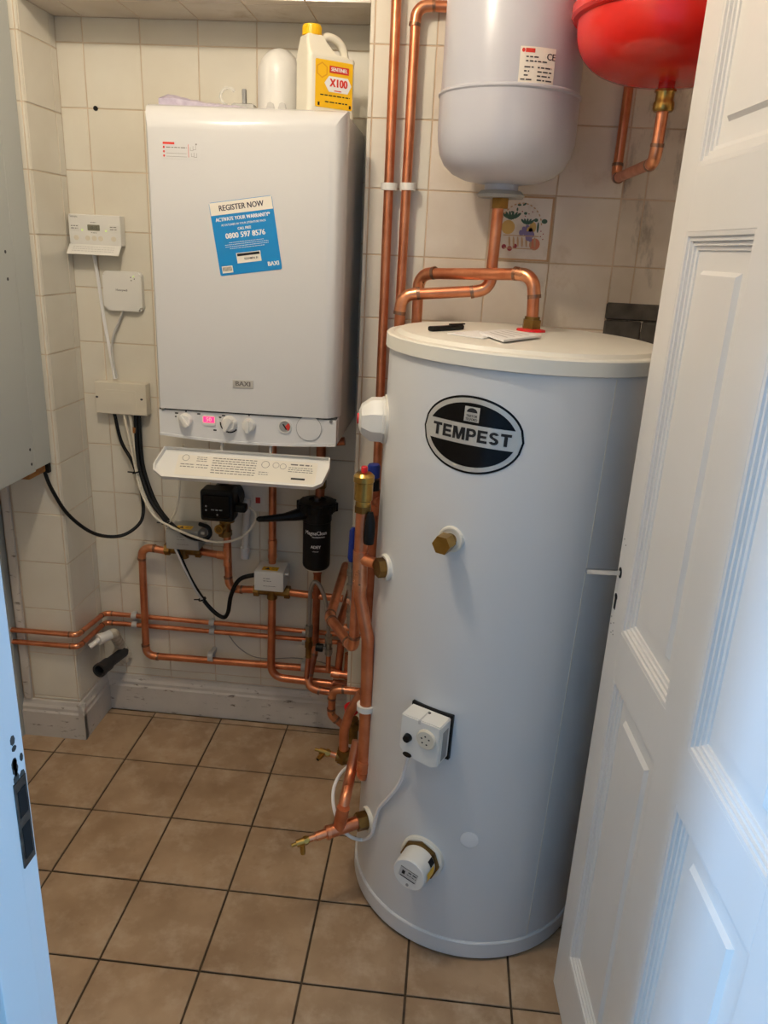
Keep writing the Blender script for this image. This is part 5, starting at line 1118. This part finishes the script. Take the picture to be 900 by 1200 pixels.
bm = B(); lathe(bm, [(0, WB - 0.019), (0.048, WB - 0.019), (0.051, WB - 0.013), (0.043, WB - 0.005), (0, WB - 0.005)], F, 32); obj('flange', bm, 'grey_plastic', ev)
bm = B(); nut(bm, V(WX, WY, WB - 0.040), V(WX, WY, WB - 0.017), 0.0195); obj('union_nut', bm, 'brass_old', ev)
bm = B(); box(bm, (WX - 0.02, WY + 0.12, WS + 0.02), (WX + 0.02, YF - TT, WS + 0.06)); obj('bracket', bm, 'steel', ev)
wa = math.radians(17); fw_ = lambda u, v, w: V(WX + (WR - 0.0015 + w) * math.sin(wa + u / WR), WY - (WR - 0.0015 + w) * math.cos(wa + u / WR), v)
lz = aty(620, 76, WY - 0.137).z; lz0 = lz
def lrect(bm, x0, y0, x1, y1, w, n=6):
    for k in range(n): rect(bm, x0 + (x1 - x0) * k / n, lz + y0, x0 + (x1 - x0) * (k + 1) / n, lz + y1, fw_, w)
bm = B(); lrect(bm, -0.036, -0.030, 0.036, 0.030, 0.0008, 8); lbv = obj('rating_label', bm, 'paper', vs_)
bm = B(); lrect(bm, -0.026, 0.020, -0.008, 0.027, 0.0012, 3); poly(bm, [(x, lz + y) for x, y in ell(-0.030, 0.0235, 0.0032, 0.0036, 10)], fw_, 0.0012); obj('red_print', bm, 'red_ink', lbv)
bm = B(); fz = lambda u, v, w: fw_(u, lz + v, w)
for k, (x0, x1, y) in enumerate(((-0.024, 0.0, 0.013), (-0.024, 0.018, 0.006), (-0.026, -0.008, -0.004), (-0.026, -0.016, -0.011), (-0.026, -0.018, -0.018), (-0.032, -0.008, -0.025), (0.000, 0.030, -0.004), (0.000, 0.030, -0.011), (0.000, 0.030, -0.018), (0.000, 0.032, -0.025))): scribble(bm, fz, x0, x1, y, 0.0034, 0.0012, k + 200)
text(bm, 'CE', 0.016, fz, 0.026, 0.015, 0.0012, 0.0004); obj('print', bm, 'seam_dark', lbv)
pipe('copper pipe dropping from the white vessel and turning left behind the cylinder', [V(WX - 0.003, WY, WB - 0.038), V(WX - 0.006, WY, 1.418), V(0.767, WY + 0.004, 1.398), V(0.765, WY + 0.004, 0.98)], r22 * 1.1, bend=0.03)
# red vessel
RX, RY = 1.243, -0.545; rb = aty(766, 99, RY).z; rz = aty(674, 12, RY + 0.0).z
RRr = RX - aty(675, 14, RY).x + 0.006
rvv = thing('red_expansion_vessel', 'red expansion vessel hanging behind the top of the open door', 'expansion vessel', (RX, RY, rb))
F = Matrix.Translation((RX, RY, 0)); H = rz - rb; rI = RRr - 0.012
prof = [(0, rb + 0.004), (0.030, rb + 0.004)] + [(0.03 + (rI - 0.03) * math.sin(a) ** 0.72, rb + 0.004 + (H * 0.80) * (1 - math.cos(a) ** 0.85)) for a in [PI / 2 * k / 10 for k in range(1, 10)]] + [(rI, rb + 0.004 + H * 0.82), (rI, rz - 0.014)]
bm = B(); lathe(bm, prof + [(rI + 0.008, rz - 0.012), (RRr, rz - 0.007), (RRr, rz + 0.008), (rI + 0.006, rz + 0.012), (rI - 0.004, rz + 0.016), (rI * 0.92, rz + 0.08), (rI * 0.6, rz + 0.13), (0, rz + 0.145)], F, 64); obj('shell', bm, 'vessel_red', rvv)
bm = B(); cyl(bm, V(RX, RY, rb - 0.012), V(RX, RY, rb + 0.02), 0.0145); obj('spigot', bm, 'vessel_red', rvv)
bm = B(); box(bm, (RX + rI * 0.9, RY - 0.02, rz + 0.0), (RW, RY + 0.02, rz + 0.04)); obj('bracket', bm, 'steel', rvv)
bz = aty(768, 131, RY).z
bm = B(); lathe(bm, [(0, bz), (0.0165, bz), (0.0190, bz + 0.004), (0.0190, bz + 0.014), (0.0165, bz + 0.018), (0.0165, bz + 0.030), (0.019, bz + 0.036), (0.0195, rb - 0.012), (0, rb - 0.010)], F, 24); obj('brass_union', bm, 'brass', rvv)
e1 = aty(761, 190, RY); e2 = atz(722, 207, e1.z + 0.004)
rp = pipe('copper pipe looping below the red vessel', [V(RX, RY, bz + 0.002), V(RX - 0.002, RY, e1.z), V(e2.x, e2.y, e1.z), V(e2.x + 0.003, e2.y, rz + 0.05)], r22 * 0.95, bend=0.018)
# ------------------------------------------------------------------ cables
yc = -0.012
def Y(pts, y=yc): return [aty(px, py, y) for px, py in pts]
cable('pair of thin cream cables dropping from the programmer to the junction box', Y([(108, 292), (113, 318), (117, 345), (122, 378), (127, 405), (132, 432), (134, 444)], -0.013), 0.0036, 'page_white')
cable('second thin cream cable beside the first, entering the junction box', Y([(110, 294), (116, 330), (121, 365), (127, 398), (133, 425), (136, 444)], -0.011), 0.0032, 'page_white')
cable('grey cable curving from the receiver down to the junction box', Y([(145, 362), (139, 378), (133, 393), (131, 408), (133, 425), (137, 443)], -0.013), 0.0035, 'light_grey')
lp = [(134, 484), (142, 517), (155, 541), (163, 566), (168, 595), (163, 614), (141, 628), (110, 625), (80, 603), (60, 572), (51, 549)]
ys = [-0.025, -0.028, -0.03, -0.035, -0.05, -0.07, -0.11, -0.15, -0.19, -0.205, -0.205]
cable('black cable looping from the junction box under the grey cabinet', [aty(px, py, y) for (px, py), y in zip(lp, ys)], 0.0052, 'rubber')
cable('black cable running from the junction box down to the white-headed valve', [aty(px, py, y) for px, py, y in ((159, 484, -0.025), (160, 510, -0.03), (163, 545, -0.04), (176, 585, -0.06), (196, 614, -0.075), (208, 645, -0.08), (225, 682, -0.08), (244, 710, -0.08), (260, 723, -0.085), (267, 718, -0.09), (271, 697, -0.095), (281, 679, -0.095), (301, 673, -0.09))], 0.0066, 'rubber')
cable('black cable running from the junction box to the grey-headed valve', [aty(px, py, y) for px, py, y in ((163, 484, -0.022), (164, 512, -0.028), (168, 548, -0.035), (182, 588, -0.05), (200, 613, -0.07), (220, 628, -0.10), (238, 632, -0.105), (246, 627, -0.10), (244, 618, -0.09), (234, 614, -0.075))], 0.0062, 'rubber')
cable('white pump cable curving below the black pump', [aty(px, py, y) for px, py, y in ((145, 484, -0.028), (150, 508, -0.035), (157, 540, -0.045), (165, 575, -0.06), (180, 604, -0.085), (198, 616, -0.10), (225, 628, -0.115), (250, 635, -0.12), (275, 633, -0.13), (292, 622, -0.135), (300, 608, -0.14), (298, 599, -0.14), (292, 594, -0.14))], 0.0036, 'cream_plastic')
cable('white cable rising from the cable bundle into the boiler', [aty(px, py, y) for px, py, y in ((152, 484, -0.026), (158, 525, -0.035), (166, 570, -0.05), (183, 606, -0.07), (197, 612, -0.075), (206, 598, -0.075), (210, 575, -0.075), (211, 550, -0.075), (214, 520, -0.075))], 0.0038, 'cream_plastic')
cable('grey cable hanging beside the black valve cable', [aty(px, py, y) for px, py, y in ((196, 617, -0.085), (204, 640, -0.088), (214, 662, -0.088), (228, 690, -0.088), (238, 704, -0.085))], 0.0035, 'light_grey')
cable('thin grey wire along the wall below the thin pipes', Y([(264, 738), (278, 757), (296, 769), (318, 772), (345, 771), (372, 775), (392, 781)], -0.012), 0.0016, 'grey_plastic')
for k, (px, py, y, lab) in enumerate(((160, 553, -0.05, 'upper black cable tie on the cable bundle'), (194, 612, -0.085, 'middle black cable tie where the cables fan out'), (237, 702, -0.085, 'lower black cable tie on the valve cable'))):
    p = aty(px, py, y); bm = B(); lathe(bm, [(0.0105, -0.0022), (0.0125, -0.0022), (0.0125, 0.0022), (0.0105, 0.0022)], axis_frame(p, V(0.3, 0, -1)), 16); cyl(bm, p + V(-0.010, -0.006, 0), p + V(-0.022, -0.012, 0.002), 0.002, n=8); solo('cable_tie', bm, 'black_plastic', lab, 'cable tie', 'cable ties')
bm = B(); p = aty(158, 504, -0.03); cyl(bm, p - V(0, 0, 0.008), p + V(0, 0, 0.008), 0.0065, n=12); solo('cable_marker', bm, 'wood', 'small orange marker band on the black cable below the junction box', 'cable marker')
# thermostat flex
fx = [LEAN @ (F0 @ V(-0.026, -0.043, 0.040))]
for a, z, w in [tank_hit(px, py) + (w,) for px, py, w in ((478, 898, 0.012), (471, 916, 0.008), (459, 932, 0.006), (447, 946, 0.006), (443, 960, 0.008), (440, 976, 0.010))]: fx.append(LEAN @ tp(a, z, w))
for px, py, y in ((425, 984, -0.70), (410, 980, -0.72), (398, 966, -0.72), (391, 945, -0.70), (391, 925, -0.66), (398, 908, -0.62), (410, 896, -0.56), (420, 888, -0.53)): fx.append(aty(px, py, y))
cable('white flex looping from the thermostat box round behind the copper pipes', fx, 0.0041, 'page_white')
